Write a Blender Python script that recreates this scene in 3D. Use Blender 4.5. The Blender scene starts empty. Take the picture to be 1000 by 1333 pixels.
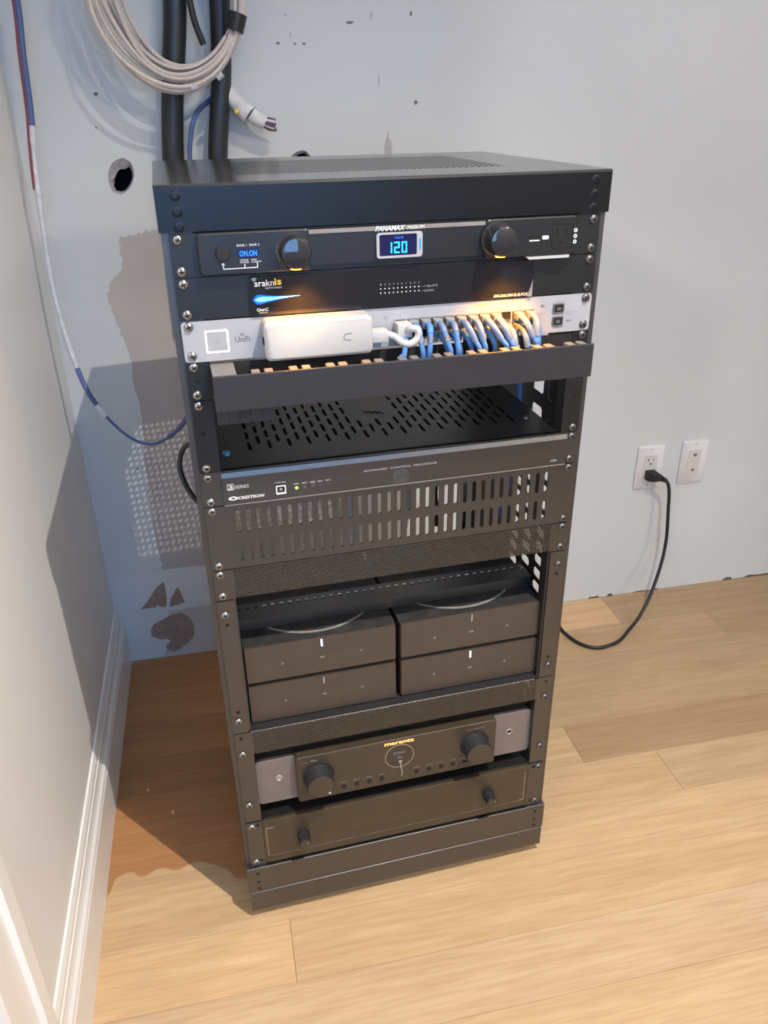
import bpy, bmesh, math, random
from mathutils import Vector, Matrix
random.seed(7)
SC = bpy.context.scene
COL = SC.collection
PI = math.pi
U = 0.04445                      # one rack unit
# World frame = the room: X away from the left wall, Y = 0 at the back wall (negative towards the viewer), Z up.
RACK_O = Vector((0.5003, -0.713, 1.048))     # rack point x=0, front plane, top of unit 0
RZ = math.radians(2.46)
RM = Matrix.Translation(RACK_O) @ Matrix.Rotation(RZ, 4, 'Z')
def r2w(x, y, z): return RM @ Vector((x, y, z))

# ------------------------------------------------------------------ camera
def make_camera():
    yaw, pit, rol = 0.248760613, 0.476201834, -0.0147444369
    cy, sy, cp, sp = math.cos(yaw), math.sin(yaw), math.cos(pit), math.sin(pit)
    f = Vector((sy*cp, cy*cp, -sp)); r = Vector((cy, -sy, 0)); u = r.cross(f)
    cr, sr = math.cos(rol), math.sin(rol)
    r2, u2 = cr*r + sr*u, -sr*r + cr*u
    R3 = Matrix((r2, u2, -f)).transposed().to_4x4()
    cam = bpy.data.cameras.new('camera'); co = bpy.data.objects.new('camera', cam); COL.objects.link(co)
    co.matrix_world = RM @ Matrix.Translation((-0.240528, -0.869898, 0.1135626)) @ R3
    cam.sensor_fit = 'VERTICAL'; cam.sensor_height = 24.0; cam.lens = 1028.85/1333*24.0
    cam.clip_start = 0.02; cam.clip_end = 60
    SC.camera = co
make_camera()

# ------------------------------------------------------------------ world, lights, exposure
SC.view_settings.view_transform = 'Standard'; SC.view_settings.look = 'None'
SC.view_settings.gamma = 1.0; SC.view_settings.use_curve_mapping = False
SC.view_settings.exposure = -0.47
SC.cycles.use_denoising = True
SC.cycles.max_bounces = 10; SC.cycles.diffuse_bounces = 5
W = bpy.data.worlds.new('daylight'); SC.world = W; W.use_nodes = True
W.node_tree.nodes['Background'].inputs[0].default_value = (0.62, 0.78, 1.0, 1)
W.node_tree.nodes['Background'].inputs[1].default_value = 0.8
def light(name, kind, loc, target, power, color, size, size_y=None, **kw):
    d = bpy.data.lights.new(name, kind); d.energy = power; d.color = color
    if kind == 'AREA':
        d.shape = 'RECTANGLE' if size_y else 'DISK'; d.size = size
        if size_y: d.size_y = size_y
    else: d.shadow_soft_size = size
    for k, v in kw.items(): setattr(d, k, v)
    o = bpy.data.objects.new(name, d); COL.objects.link(o); o.location = loc
    o.rotation_euler = (Vector(target) - Vector(loc)).to_track_quat('-Z', 'Y').to_euler()
    return o
CEIL = 2.56
L1P = r2w(0.375, -0.795, 1.452)
light('ceiling_downlight', 'SPOT', L1P, (0.36, -1.08, 0), 325, (1.0, 0.935, 0.85), 0.005, spot_size=math.radians(87), spot_blend=1.0)
light('fill_lamp_behind', 'POINT', (2.2, -3.2, 2.3), (0, 0, 0), 95, (1.0, 0.84, 0.70), 0.10)  # added unseen lamp, fills the right of the back wall with warm light
L2P = r2w(-2.45, -2.60, 1.36)
light('next_room_lamp', 'POINT', L2P, (0, 0, 0), 165, (1.0, 0.86, 0.72), 0.12)
light('window_daylight', 'AREA', (0.40, -3.72, 1.45), (0.40, 0, 1.45), 58, (0.23, 0.50, 1.0), 1.4, 1.45)

# ------------------------------------------------------------------ materials
MATS = {}
def mat(name, col, rough=0.5, metal=0.0, var=0.06, nscale=40.0, bump=0.0, bscale=300.0, emit=None, estr=0.0, spec=0.5, stretch=None, coat=0.0, ior=1.5):
    if name in MATS: return MATS[name]
    m = bpy.data.materials.new(name); m.use_nodes = True; nt = m.node_tree; b = nt.nodes['Principled BSDF']
    tc = nt.nodes.new('ShaderNodeTexCoord'); mp = nt.nodes.new('ShaderNodeMapping')
    if stretch: mp.inputs['Scale'].default_value = stretch
    nt.links.new(tc.outputs['Object'], mp.inputs[0])
    n = nt.nodes.new('ShaderNodeTexNoise'); n.inputs['Scale'].default_value = nscale; n.inputs['Detail'].default_value = 4
    nt.links.new(mp.outputs[0], n.inputs['Vector'])
    r = nt.nodes.new('ShaderNodeValToRGB')
    r.color_ramp.elements[0].position = 0.3; r.color_ramp.elements[1].position = 0.7
    r.color_ramp.elements[0].color = tuple(max(0, c*(1-var)) for c in col) + (1,)
    r.color_ramp.elements[1].color = tuple(min(1, c*(1+var)) for c in col) + (1,)
    nt.links.new(n.outputs['Fac'], r.inputs[0]); nt.links.new(r.outputs[0], b.inputs['Base Color'])
    b.inputs['Roughness'].default_value = rough; b.inputs['Metallic'].default_value = metal
    b.inputs['Specular IOR Level'].default_value = spec
    b.inputs['Coat Weight'].default_value = coat; b.inputs['IOR'].default_value = ior
    if bump:
        n2 = nt.nodes.new('ShaderNodeTexNoise'); n2.inputs['Scale'].default_value = bscale
        nt.links.new(tc.outputs['Object'], n2.inputs['Vector'])
        bp = nt.nodes.new('ShaderNodeBump'); bp.inputs['Strength'].default_value = bump; bp.inputs['Distance'].default_value = 0.0008
        nt.links.new(n2.outputs['Fac'], bp.inputs['Height']); nt.links.new(bp.outputs[0], b.inputs['Normal'])
    if emit:
        b.inputs['Emission Color'].default_value = tuple(emit) + (1,); b.inputs['Emission Strength'].default_value = estr
    MATS[name] = m; return m
def S(r, g, b):                                  # sRGB 0-255 to linear
    f = lambda c: (c/255/12.92) if c/255 <= 0.04045 else ((c/255+0.055)/1.055)**2.4
    return (f(r), f(g), f(b))
M_WALL = mat('wall_paint', (0.605, 0.62, 0.60), 0.62, var=0.035, nscale=2.2, bump=0.05, bscale=160)
M_WALLL = mat('side_wall_paint', (0.78, 0.775, 0.765), 0.45, var=0.02, nscale=2.0)
M_CEIL = mat('ceiling_paint', (0.75, 0.75, 0.74), 0.8, var=0.02, nscale=2)
M_TRIM = mat('trim_paint', (0.84, 0.82, 0.79), 0.32, var=0.02, nscale=8)
M_TAUPE = mat('skim_coat', (0.48, 0.43, 0.395), 0.8, var=0.08, nscale=7)
M_TAUPE2 = mat('thin_primer', (0.50, 0.475, 0.45), 0.75, var=0.06, nscale=9)
M_PRIMER = mat('white_primer', (0.63, 0.64, 0.635), 0.6, var=0.03, nscale=6)
M_TORN = mat('torn_paper', (0.31, 0.225, 0.175), 0.9, var=0.15, nscale=60)
M_SCUFF = mat('scuff', (0.16, 0.15, 0.15), 0.9, var=0.2, nscale=90)
M_SCUFFL = mat('pale_scuff', (0.42, 0.41, 0.41), 0.9, var=0.1, nscale=90)
M_CAV = mat('wall_cavity', (0.012, 0.014, 0.016), 0.95)
M_GYP = mat('broken_gypsum', (0.36, 0.34, 0.34), 0.95, var=0.25, nscale=120, bump=0.6, bscale=200)
M_BLACK = mat('black_powder_coat', (0.007, 0.006, 0.005), 0.44, var=0.12, nscale=30, bump=0.06, bscale=900, ior=2.0)
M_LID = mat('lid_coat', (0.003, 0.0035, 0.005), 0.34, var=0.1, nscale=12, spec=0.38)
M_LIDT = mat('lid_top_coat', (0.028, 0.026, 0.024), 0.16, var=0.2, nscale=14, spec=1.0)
M_SATIN = mat('satin_black', (0.0065, 0.0055, 0.0045), 0.38, var=0.1, nscale=25, bump=0.03, bscale=900, ior=2.05)
M_DEV = mat('device_black', (0.009, 0.009, 0.010), 0.40, var=0.1, nscale=25, bump=0.03, bscale=900, ior=1.52)
M_DARK = mat('matte_black', (0.010, 0.010, 0.011), 0.7, var=0.1)
M_DUST = mat('dusty_black', (0.020, 0.019, 0.018), 0.62, var=0.45, nscale=60)
M_GLOSS = mat('gloss_black', (0.012, 0.012, 0.016), 0.14, var=0.05)
M_KNOB = mat('chrome_black', (0.02, 0.02, 0.024), 0.08, var=0.05, coat=0.6)
M_HOLE = mat('dark_hole', (0.004, 0.004, 0.004), 0.9)
M_SCREW = mat('nickel_screw', (0.40, 0.385, 0.37), 0.30, 0.95, var=0.1, nscale=200)
M_SCREWD = mat('dark_screw', (0.17, 0.165, 0.16), 0.34, 0.8, var=0.1, nscale=200)
M_SILVER = mat('silver_plate', (0.40, 0.40, 0.41), 0.5, 0.15, var=0.03, nscale=60, stretch=(1, 1, 12))
M_SILV2 = mat('brushed_silver', (0.42, 0.40, 0.39), 0.35, 0.6, var=0.08, nscale=80)
M_WHITE = mat('white_plastic', (0.47, 0.46, 0.445), 0.42, var=0.01)
M_IVORY = mat('outlet_plastic', (0.70, 0.685, 0.66), 0.38, var=0.01)
M_INK = mat('white_print', (0.75, 0.75, 0.75), 0.5, var=0.02)
M_INKG = mat('grey_print', (0.30, 0.30, 0.31), 0.5, var=0.02)
M_INKY = mat('yellow_print', (0.85, 0.62, 0.06), 0.5, var=0.02)
M_INKD = mat('dark_print', (0.08, 0.08, 0.09), 0.5, var=0.02)
M_LCD = mat('lcd_screen', (0.005, 0.005, 0.03), 0.2, emit=(0.01, 0.01, 0.12), estr=0.5)
M_CYAN = mat('lcd_digits', (0.0, 0.3, 0.6), 0.4, emit=(0.02, 0.50, 1.0), estr=2.6)
M_BLUE = mat('lcd_small', (0.0, 0.1, 0.5), 0.4, emit=(0.02, 0.22, 1.0), estr=2.2)
M_STREAK = mat('blue_light_core', (0.1, 0.5, 1.0), 0.4, emit=(0.06, 0.42, 1.0), estr=7.0)
M_STREAK2 = mat('blue_light_edge', (0.0, 0.05, 0.5), 0.4, emit=(0.0, 0.05, 0.9), estr=5.0)
M_GREEN = mat('green_led', (0.3, 0.7, 0.1), 0.4, emit=(0.35, 1.0, 0.10), estr=2.2)
M_WLED = mat('white_led', (0.8, 0.85, 1.0), 0.4, emit=(0.45, 0.62, 1.0), estr=6.0)
M_RING = mat('lit_ring', (0.9, 0.95, 1.0), 0.4, emit=(0.9, 0.96, 1.0), estr=1.6)
M_OFFLED = mat('unlit_led', (0.10, 0.09, 0.09), 0.5)
M_LOGOO = mat('lit_logo', (0.9, 0.55, 0.2), 0.5, emit=(1.0, 0.42, 0.09), estr=1.3)
M_GLYPH = mat('panel_glyph', (0.35, 0.31, 0.28), 0.5)
M_AMP = mat('amp_front', (0.064, 0.047, 0.035), 0.42, var=0.06, nscale=40, bump=0.04, bscale=900)
M_WING = mat('receiver_wing', (0.19, 0.16, 0.15), 0.40, 0.25, var=0.05, nscale=60)
M_RCV = mat('receiver_front', (0.050, 0.037, 0.023), 0.40, var=0.06, nscale=40)
M_AMPL = mat('amplifier_front', (0.052, 0.037, 0.020), 0.42, var=0.14, nscale=24)
M_FINGER = mat('duct_plastic', (0.17, 0.16, 0.15), 0.55, var=0.06)
M_COVER = mat('duct_cover', (0.022, 0.021, 0.024), 0.48, var=0.05, bump=0.03, bscale=900)
M_CABLEB = mat('blue_cable', S(78, 124, 182), 0.5, var=0.1, nscale=60)
M_CABLED = mat('dark_blue_cable', S(60, 84, 125), 0.5, var=0.1, nscale=60)
M_CABLEW = mat('beige_cable', (0.56, 0.48, 0.42), 0.5, var=0.06, nscale=30)
M_CABLEK = mat('black_rubber', (0.012, 0.012, 0.012), 0.5, var=0.1)
M_COND = mat('conduit_plastic', (0.016, 0.020, 0.024), 0.42, var=0.25, nscale=9, stretch=(6, 6, 1))
M_TAPE = mat('white_tape', (0.66, 0.65, 0.62), 0.6, var=0.12, nscale=60, bump=0.3, bscale=150)
M_PURP = mat('purple_wire', (0.13, 0.06, 0.13), 0.5, var=0.2)
M_PINK = mat('pale_wire', (0.55, 0.46, 0.42), 0.5, var=0.2)
M_BROWN = mat('brown_wire', (0.11, 0.05, 0.04), 0.5, var=0.2)
M_PLUG = mat('clear_plug', (0.24, 0.23, 0.22), 0.25, var=0.1)
M_PORT = mat('port_shield', (0.25, 0.24, 0.22), 0.35, 0.7, var=0.1)
M_AMBER = mat('amber_lens', (0.9, 0.5, 0.1), 0.4, emit=(1.0, 0.45, 0.05), estr=5.0)
M_RED = mat('red_cable', (0.22, 0.04, 0.06), 0.5)
M_WRAP = mat('plaster_wrap', (0.58, 0.58, 0.60), 0.8, var=0.12, nscale=80, bump=0.4, bscale=150)
M_BLUEC = mat('slate_blue_cable', S(72, 92, 135), 0.5, var=0.1)
M_BRIGHTBLUE = mat('cyan_tab', S(70, 140, 185), 0.5)

def wood_material():
    m = bpy.data.materials.new('oak_plank'); m.use_nodes = True; nt = m.node_tree; N = nt.nodes; L = nt.links
    b = N['Principled BSDF']
    geo = N.new('ShaderNodeNewGeometry'); oi = N.new('ShaderNodeObjectInfo')
    add = N.new('ShaderNodeVectorMath'); add.operation = 'MULTIPLY_ADD'
    L.new(oi.outputs['Random'], add.inputs[0]); add.inputs[1].default_value = (7.3, 3.1, 5.0); L.new(geo.outputs['Position'], add.inputs[2])
    mp = N.new('ShaderNodeMapping'); mp.inputs['Scale'].default_value = (1.6, 22, 1); L.new(add.outputs[0], mp.inputs[0])
    n1 = N.new('ShaderNodeTexNoise'); n1.inputs['Scale'].default_value = 1.6; n1.inputs['Detail'].default_value = 6; n1.inputs['Distortion'].default_value = 0.8
    L.new(mp.outputs[0], n1.inputs['Vector'])
    mp2 = N.new('ShaderNodeMapping'); mp2.inputs['Scale'].default_value = (12, 190, 1); L.new(add.outputs[0], mp2.inputs[0])
    n2 = N.new('ShaderNodeTexNoise'); n2.inputs['Scale'].default_value = 1.0; n2.inputs['Detail'].default_value = 3; L.new(mp2.outputs[0], n2.inputs['Vector'])
    r1 = N.new('ShaderNodeValToRGB'); e = r1.color_ramp.elements
    e[0].position = 0.30; e[0].color = S(193, 161, 121) + (1,); e[1].position = 0.72; e[1].color = S(208, 178, 139) + (1,)
    L.new(n1.outputs['Fac'], r1.inputs[0])
    mul = N.new('ShaderNodeMix'); mul.data_type = 'RGBA'; mul.blend_type = 'MULTIPLY'; mul.inputs[0].default_value = 1.0
    L.new(r1.outputs[0], mul.inputs[6])
    r2 = N.new('ShaderNodeValToRGB'); r2.color_ramp.elements[0].position = 0.33; r2.color_ramp.elements[0].color = (0.88, 0.86, 0.84, 1)
    r2.color_ramp.elements[1].position = 0.62; r2.color_ramp.elements[1].color = (1, 1, 1, 1); L.new(n2.outputs['Fac'], r2.inputs[0]); L.new(r2.outputs[0], mul.inputs[7])
    tint = N.new('ShaderNodeMix'); tint.data_type = 'RGBA'; tint.blend_type = 'MULTIPLY'; tint.inputs[0].default_value = 1.0
    L.new(mul.outputs[2], tint.inputs[6]); L.new(oi.outputs['Color'], tint.inputs[7])
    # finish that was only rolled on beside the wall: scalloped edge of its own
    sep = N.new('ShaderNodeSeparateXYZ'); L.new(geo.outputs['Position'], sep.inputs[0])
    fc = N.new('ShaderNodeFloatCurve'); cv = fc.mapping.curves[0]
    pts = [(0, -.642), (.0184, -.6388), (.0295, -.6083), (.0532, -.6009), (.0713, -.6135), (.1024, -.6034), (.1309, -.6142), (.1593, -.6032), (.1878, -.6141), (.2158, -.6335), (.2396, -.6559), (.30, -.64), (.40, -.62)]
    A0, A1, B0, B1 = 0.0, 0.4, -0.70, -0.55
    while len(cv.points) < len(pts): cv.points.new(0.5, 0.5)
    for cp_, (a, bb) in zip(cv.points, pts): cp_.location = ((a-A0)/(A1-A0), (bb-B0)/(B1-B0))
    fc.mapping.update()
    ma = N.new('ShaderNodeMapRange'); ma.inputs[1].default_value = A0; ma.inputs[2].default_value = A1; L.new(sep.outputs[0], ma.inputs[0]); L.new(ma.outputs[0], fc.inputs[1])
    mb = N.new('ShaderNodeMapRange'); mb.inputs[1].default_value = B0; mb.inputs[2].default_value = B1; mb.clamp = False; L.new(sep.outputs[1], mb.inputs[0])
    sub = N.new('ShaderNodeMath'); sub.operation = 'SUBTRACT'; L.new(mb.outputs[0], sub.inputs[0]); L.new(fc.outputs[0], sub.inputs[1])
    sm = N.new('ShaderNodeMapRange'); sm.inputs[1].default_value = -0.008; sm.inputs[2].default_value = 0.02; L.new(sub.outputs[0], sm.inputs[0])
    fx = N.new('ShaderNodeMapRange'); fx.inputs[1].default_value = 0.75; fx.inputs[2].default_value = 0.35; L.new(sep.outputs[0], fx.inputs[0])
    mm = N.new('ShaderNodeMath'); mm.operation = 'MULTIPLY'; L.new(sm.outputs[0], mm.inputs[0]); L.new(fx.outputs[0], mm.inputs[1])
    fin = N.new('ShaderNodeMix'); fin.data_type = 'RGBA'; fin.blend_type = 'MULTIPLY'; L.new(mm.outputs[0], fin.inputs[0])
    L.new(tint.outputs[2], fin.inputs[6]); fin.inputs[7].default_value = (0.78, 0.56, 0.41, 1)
    L.new(fin.outputs[2], b.inputs['Base Color'])
    b.inputs['Roughness'].default_value = 0.42; b.inputs['Specular IOR Level'].default_value = 0.4
    bp = N.new('ShaderNodeBump'); bp.inputs['Strength'].default_value = 0.12; bp.inputs['Distance'].default_value = 0.0006
    L.new(n2.outputs['Fac'], bp.inputs['Height']); L.new(bp.outputs[0], b.inputs['Normal'])
    return m
M_WOOD = wood_material()

# ------------------------------------------------------------------ mesh helpers
ZOFF = {}
def zoff_of(o):
    while o is not None:
        if o.name in ZOFF: return ZOFF[o.name]
        o = o.parent
    return 0.0
class MB:
    def __init__(s): s.bm = bmesh.new(); s.mi = 0
    def face(s, vs):
        try:
            f = s.bm.faces.new(vs); f.material_index = s.mi; return f
        except ValueError: return None
    def box(s, x0, x1, y0, y1, z0, z1, bev=0.0):
        if bev > 0:
            c = Vector(((x0+x1)/2, (y0+y1)/2, (z0+z1)/2))
            t = bmesh.new(); bmesh.ops.create_cube(t, size=1)
            for v in t.verts: v.co = Vector((v.co.x*(x1-x0), v.co.y*(y1-y0), v.co.z*(z1-z0))) + c
            bmesh.ops.bevel(t, geom=list(t.edges), offset=bev, segments=2, profile=0.5, affect='EDGES')
            mp = {v: s.bm.verts.new(v.co) for v in t.verts}
            for f in t.faces: s.face([mp[v] for v in f.verts])
            t.free(); return s
        v = [s.bm.verts.new(p) for p in ((x0,y0,z0),(x1,y0,z0),(x1,y1,z0),(x0,y1,z0),(x0,y0,z1),(x1,y0,z1),(x1,y1,z1),(x0,y1,z1))]
        for q in ((0,1,5,4),(1,2,6,5),(2,3,7,6),(3,0,4,7),(4,5,6,7),(3,2,1,0)): s.face([v[i] for i in q])
        return s
    def prism(s, pts, y0, y1, bev=0.0):          # polygon in XZ (counter-clockwise seen from -y), extruded y0 (front) to y1
        n = len(pts)
        if bev > 0:
            cx = sum(p[0] for p in pts)/n; cz = sum(p[1] for p in pts)/n
            w = max(abs(p[0]-cx) for p in pts); h = max(abs(p[1]-cz) for p in pts)
            inn = [(cx+(p[0]-cx)*(1-bev/w), cz+(p[1]-cz)*(1-bev/h)) for p in pts]
            rings = [[(p[0], y0, p[1]) for p in inn], [(p[0], y0+bev, p[1]) for p in pts], [(p[0], y1, p[1]) for p in pts]]
        else: rings = [[(p[0], y0, p[1]) for p in pts], [(p[0], y1, p[1]) for p in pts]]
        R = [[s.bm.verts.new(c) for c in r] for r in rings]
        s.face(R[0]); s.face(R[-1][::-1])
        for a, b in zip(R, R[1:]):
            for i in range(n): s.face([a[(i+1) % n], a[i], b[i], b[(i+1) % n]])
        return s
    def prismz(s, pts, z0, z1):                  # polygon in XY extruded in z
        n = len(pts); a = [s.bm.verts.new((p[0], p[1], z0)) for p in pts]; b = [s.bm.verts.new((p[0], p[1], z1)) for p in pts]
        s.face(a[::-1]); s.face(b)
        for i in range(n): s.face([a[i], a[(i+1) % n], b[(i+1) % n], b[i]])
        return s
    def prismx(s, pts, x0, x1):                  # polygon in YZ extruded in x
        n = len(pts); a = [s.bm.verts.new((x0, p[0], p[1])) for p in pts]; b = [s.bm.verts.new((x1, p[0], p[1])) for p in pts]
        s.face(a[::-1]); s.face(b)
        for i in range(n): s.face([a[i], a[(i+1) % n], b[(i+1) % n], b[i]])
        return s
    def lathe(s, prof, c, d=(0, -1, 0), seg=20):  # prof: (radius, distance along d)
        d = Vector(d).normalized(); a = d.orthogonal().normalized(); b = d.cross(a); c = Vector(c)
        rings = []
        for r, h in prof:
            if r < 1e-6: rings.append([s.bm.verts.new(c+d*h)])
            else: rings.append([s.bm.verts.new(c + d*h + (a*math.cos(t)+b*math.sin(t))*r) for t in [2*PI*i/seg for i in range(seg)]])
        for p, q in zip(rings, rings[1:]):
            for i in range(seg):
                j = (i+1) % seg
                if len(p) == 1 and len(q) == 1: continue
                if len(p) == 1: s.face([p[0], q[j], q[i]][::-1])
                elif len(q) == 1: s.face([p[i], p[j], q[0]])
                else: s.face([p[i], p[j], q[j], q[i]])
        if len(rings[0]) > 1: s.face(rings[0][::-1])
        if len(rings[-1]) > 1: s.face(rings[-1])
        return s
    def tube(s, path, r, seg=8, sub=6, closed=False):
        P = [Vector(p) for p in path]
        if sub > 1: P = smooth_path(P, sub, closed)
        n = len(P); rr = r if callable(r) else (lambda t: r)
        T = []
        for i in range(n):
            a = P[(i-1) % n] if closed or i > 0 else P[i]; b = P[(i+1) % n] if closed or i < n-1 else P[i]
            T.append((b-a).normalized())
        nrm = T[0].orthogonal().normalized(); rings = []
        for i in range(n):
            nrm = (nrm - T[i]*nrm.dot(T[i])).normalized(); bn = T[i].cross(nrm); q = rr(i/(n-1))
            rings.append([s.bm.verts.new(P[i] + (nrm*math.cos(t)+bn*math.sin(t))*q) for t in [2*PI*k/seg for k in range(seg)]])
        for i in range(n-1 + (1 if closed else 0)):
            a, b = rings[i], rings[(i+1) % n]
            for k in range(seg): s.face([a[k], a[(k+1) % seg], b[(k+1) % seg], b[k]])
        if not closed: s.face(rings[0][::-1]); s.face(rings[-1])
        return s
    def ring(s, c, r0, r1, y0, y1, seg=32):      # flat annulus in XZ
        A = []
        for r, y in ((r0, y0), (r1, y0), (r1, y1), (r0, y1)):
            A.append([s.bm.verts.new((c[0]+r*math.cos(t), y, c[1]+r*math.sin(t))) for t in [2*PI*i/seg for i in range(seg)]])
        for a, b in zip(A, A[1:]+A[:1]):
            for i in range(seg): s.face([a[i], a[(i+1) % seg], b[(i+1) % seg], b[i]])
        return s
    def cell(s, outer, inner, y0, y1=None, plane='xz'):   # one cell of a pierced sheet
        def P(p, d): return (p[0], d, p[1]) if plane == 'xz' else ((p[0], p[1], d) if plane == 'xy' else (d, p[0], p[1]))
        o = [s.bm.verts.new(P(p, y0)) for p in outer]; i_ = [s.bm.verts.new(P(p, y0)) for p in inner]; n = len(outer)
        for k in range(n): s.face([o[k], o[(k+1) % n], i_[(k+1) % n], i_[k]])
        if y1 is not None:
            o2 = [s.bm.verts.new(P(p, y1)) for p in outer]; i2 = [s.bm.verts.new(P(p, y1)) for p in inner]
            for k in range(n):
                s.face([o2[(k+1) % n], o2[k], i2[k], i2[(k+1) % n]]); s.face([i_[k], i_[(k+1) % n], i2[(k+1) % n], i2[k]])
        return s
    def build(s, name, mats, parent=None, smooth=False, world=False):
        bm = s.bm
        z = zoff_of(parent)
        if z:
            for v in bm.verts: v.co.z -= z
        bmesh.ops.recalc_face_normals(bm, faces=bm.faces) if len(bm.faces) < 4000 else None
        me = bpy.data.meshes.new(name); bm.to_mesh(me); bm.free()
        for m in (mats if isinstance(mats, (list, tuple)) else [mats]): me.materials.append(m)
        if smooth:
            for p in me.polygons: p.use_smooth = True
            me.set_sharp_from_angle(angle=math.radians(40))
        o = bpy.data.objects.new(name, me); COL.objects.link(o)
        if parent is not None: o.parent = parent
        return o
def smooth_path(P, sub, closed=False):
    out = []; n = len(P)
    for i in range(n if closed else n-1):
        p0 = P[(i-1) % n] if closed or i > 0 else P[0]*2-P[1]; p1 = P[i]; p2 = P[(i+1) % n]
        p3 = P[(i+2) % n] if closed or i < n-2 else P[-1]*2-P[-2]
        for k in range(sub):
            t = k/sub; out.append(0.5*((2*p1)+(-p0+p2)*t+(2*p0-5*p1+4*p2-p3)*t*t+(-p0+3*p1-3*p2+p3)*t**3))
    if not closed: out.append(P[-1])
    return out
def rrect(x0, x1, z0, z1, r, seg=4):
    out = []
    for cx, cz, a0 in ((x1-r, z0+r, -PI/2), (x1-r, z1-r, 0), (x0+r, z1-r, PI/2), (x0+r, z0+r, PI)):
        for k in range(seg+1): t = a0 + PI/2*k/seg; out.append((cx+r*math.cos(t), cz+r*math.sin(t)))
    return out
def tag(o, label=None, cat=None, group=None, kind=None):
    if label: o['label'] = label
    if cat: o['category'] = cat
    if group: o['group'] = group
    if kind: o['kind'] = kind
    return o
def empty(name, m, label, cat, group=None):
    o = bpy.data.objects.new(name, None); COL.objects.link(o); o.empty_display_size = 0.05; o.matrix_world = m
    return tag(o, label, cat, group)
def device(name, label, cat, ub, group=None):    # thing mounted in the rack, base at unit ub
    z = -ub*U
    o = empty(name, RM @ Matrix.Translation((0, 0, z)), label, cat, group); ZOFF[o.name] = z
    return o
def Z(u): return -u*U
TEXTN = [0]
def text(s, x0, x1, ub, ut, m, parent, y, name='lettering', bold=0.0, plane='front', shear=0.0, extrude=0.00015):
    cu = bpy.data.curves.new('t', 'FONT'); cu.body = s; cu.size = 1; cu.offset = bold; cu.shear = shear
    cu.resolution_u = 2
    t = bpy.data.objects.new('t', cu); me = bpy.data.meshes.new_from_object(t)
    bpy.data.objects.remove(t)
    vs = me.vertices; mx0 = min(v.co.x for v in vs); mx1 = max(v.co.x for v in vs); my0 = min(v.co.y for v in vs); my1 = max(v.co.y for v in vs)
    z0, z1 = Z(ub), Z(ut); off = zoff_of(parent)
    for v in vs:
        fx = (v.co.x-mx0)/(mx1-mx0); fy = (v.co.y-my0)/(my1-my0)
        v.co = (x0+(x1-x0)*fx, y, z0+(z1-z0)*fy-off)
    me.name = name; me.materials.clear(); me.materials.append(m)
    o = bpy.data.objects.new(name, me); COL.objects.link(o); o.parent = parent
    return o
# shared screws
def screw_mesh(name, m, r=0.0052):
    b = MB(); b.lathe([(r, 0), (r*0.97, 0.0010), (r*0.80, 0.0022), (r*0.45, 0.0030), (0, 0.0032)], (0, 0, 0), seg=14)
    b.mi = 1
    for a in (0.5, 0.5+PI/2):
        c, s_ = math.cos(a), math.sin(a); w, l = r*0.13, r*0.55
        p = [(c*l-s_*w, s_*l+c*w), (-c*l-s_*w, -s_*l+c*w), (-c*l+s_*w, -s_*l-c*w), (c*l+s_*w, s_*l-c*w)]
        b.prism(p, -0.00335, -0.0018)
    o = b.build(name, [m, M_HOLE], smooth=True); me = o.data; bpy.data.objects.remove(o); return me
SCR_N = screw_mesh('rack_screw', M_SCREW); SCR_D = screw_mesh('dark_rack_screw', M_SCREWD)
def hex_mesh():
    b = MB(); b.lathe([(0.0054, 0), (0.0054, 0.0002), (0.0048, 0.0005), (0.0020, 0.0005), (0.0018, 0.0001), (0, 0.0001)], (0, 0, 0), seg=16)
    o = b.build('h', [M_LID], smooth=True); me = o.data; bpy.data.objects.remove(o); return me
HEXM = hex_mesh()
def screw(parent, x, u, y=-0.003, me=None, name='screw'):
    me = me or (SCR_N if x < 0 else SCR_D)
    o = bpy.data.objects.new(name, me); COL.objects.link(o); o.parent = parent
    o.location = (x, y, Z(u)-zoff_of(parent)); o.rotation_euler = (0, random.uniform(0, 3), 0); return o
HX = 0.23255
def ear_screws(parent, us, y=-0.0025):
    for u in us:
        for x in (-HX, HX): screw(parent, x, u, y)

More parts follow.
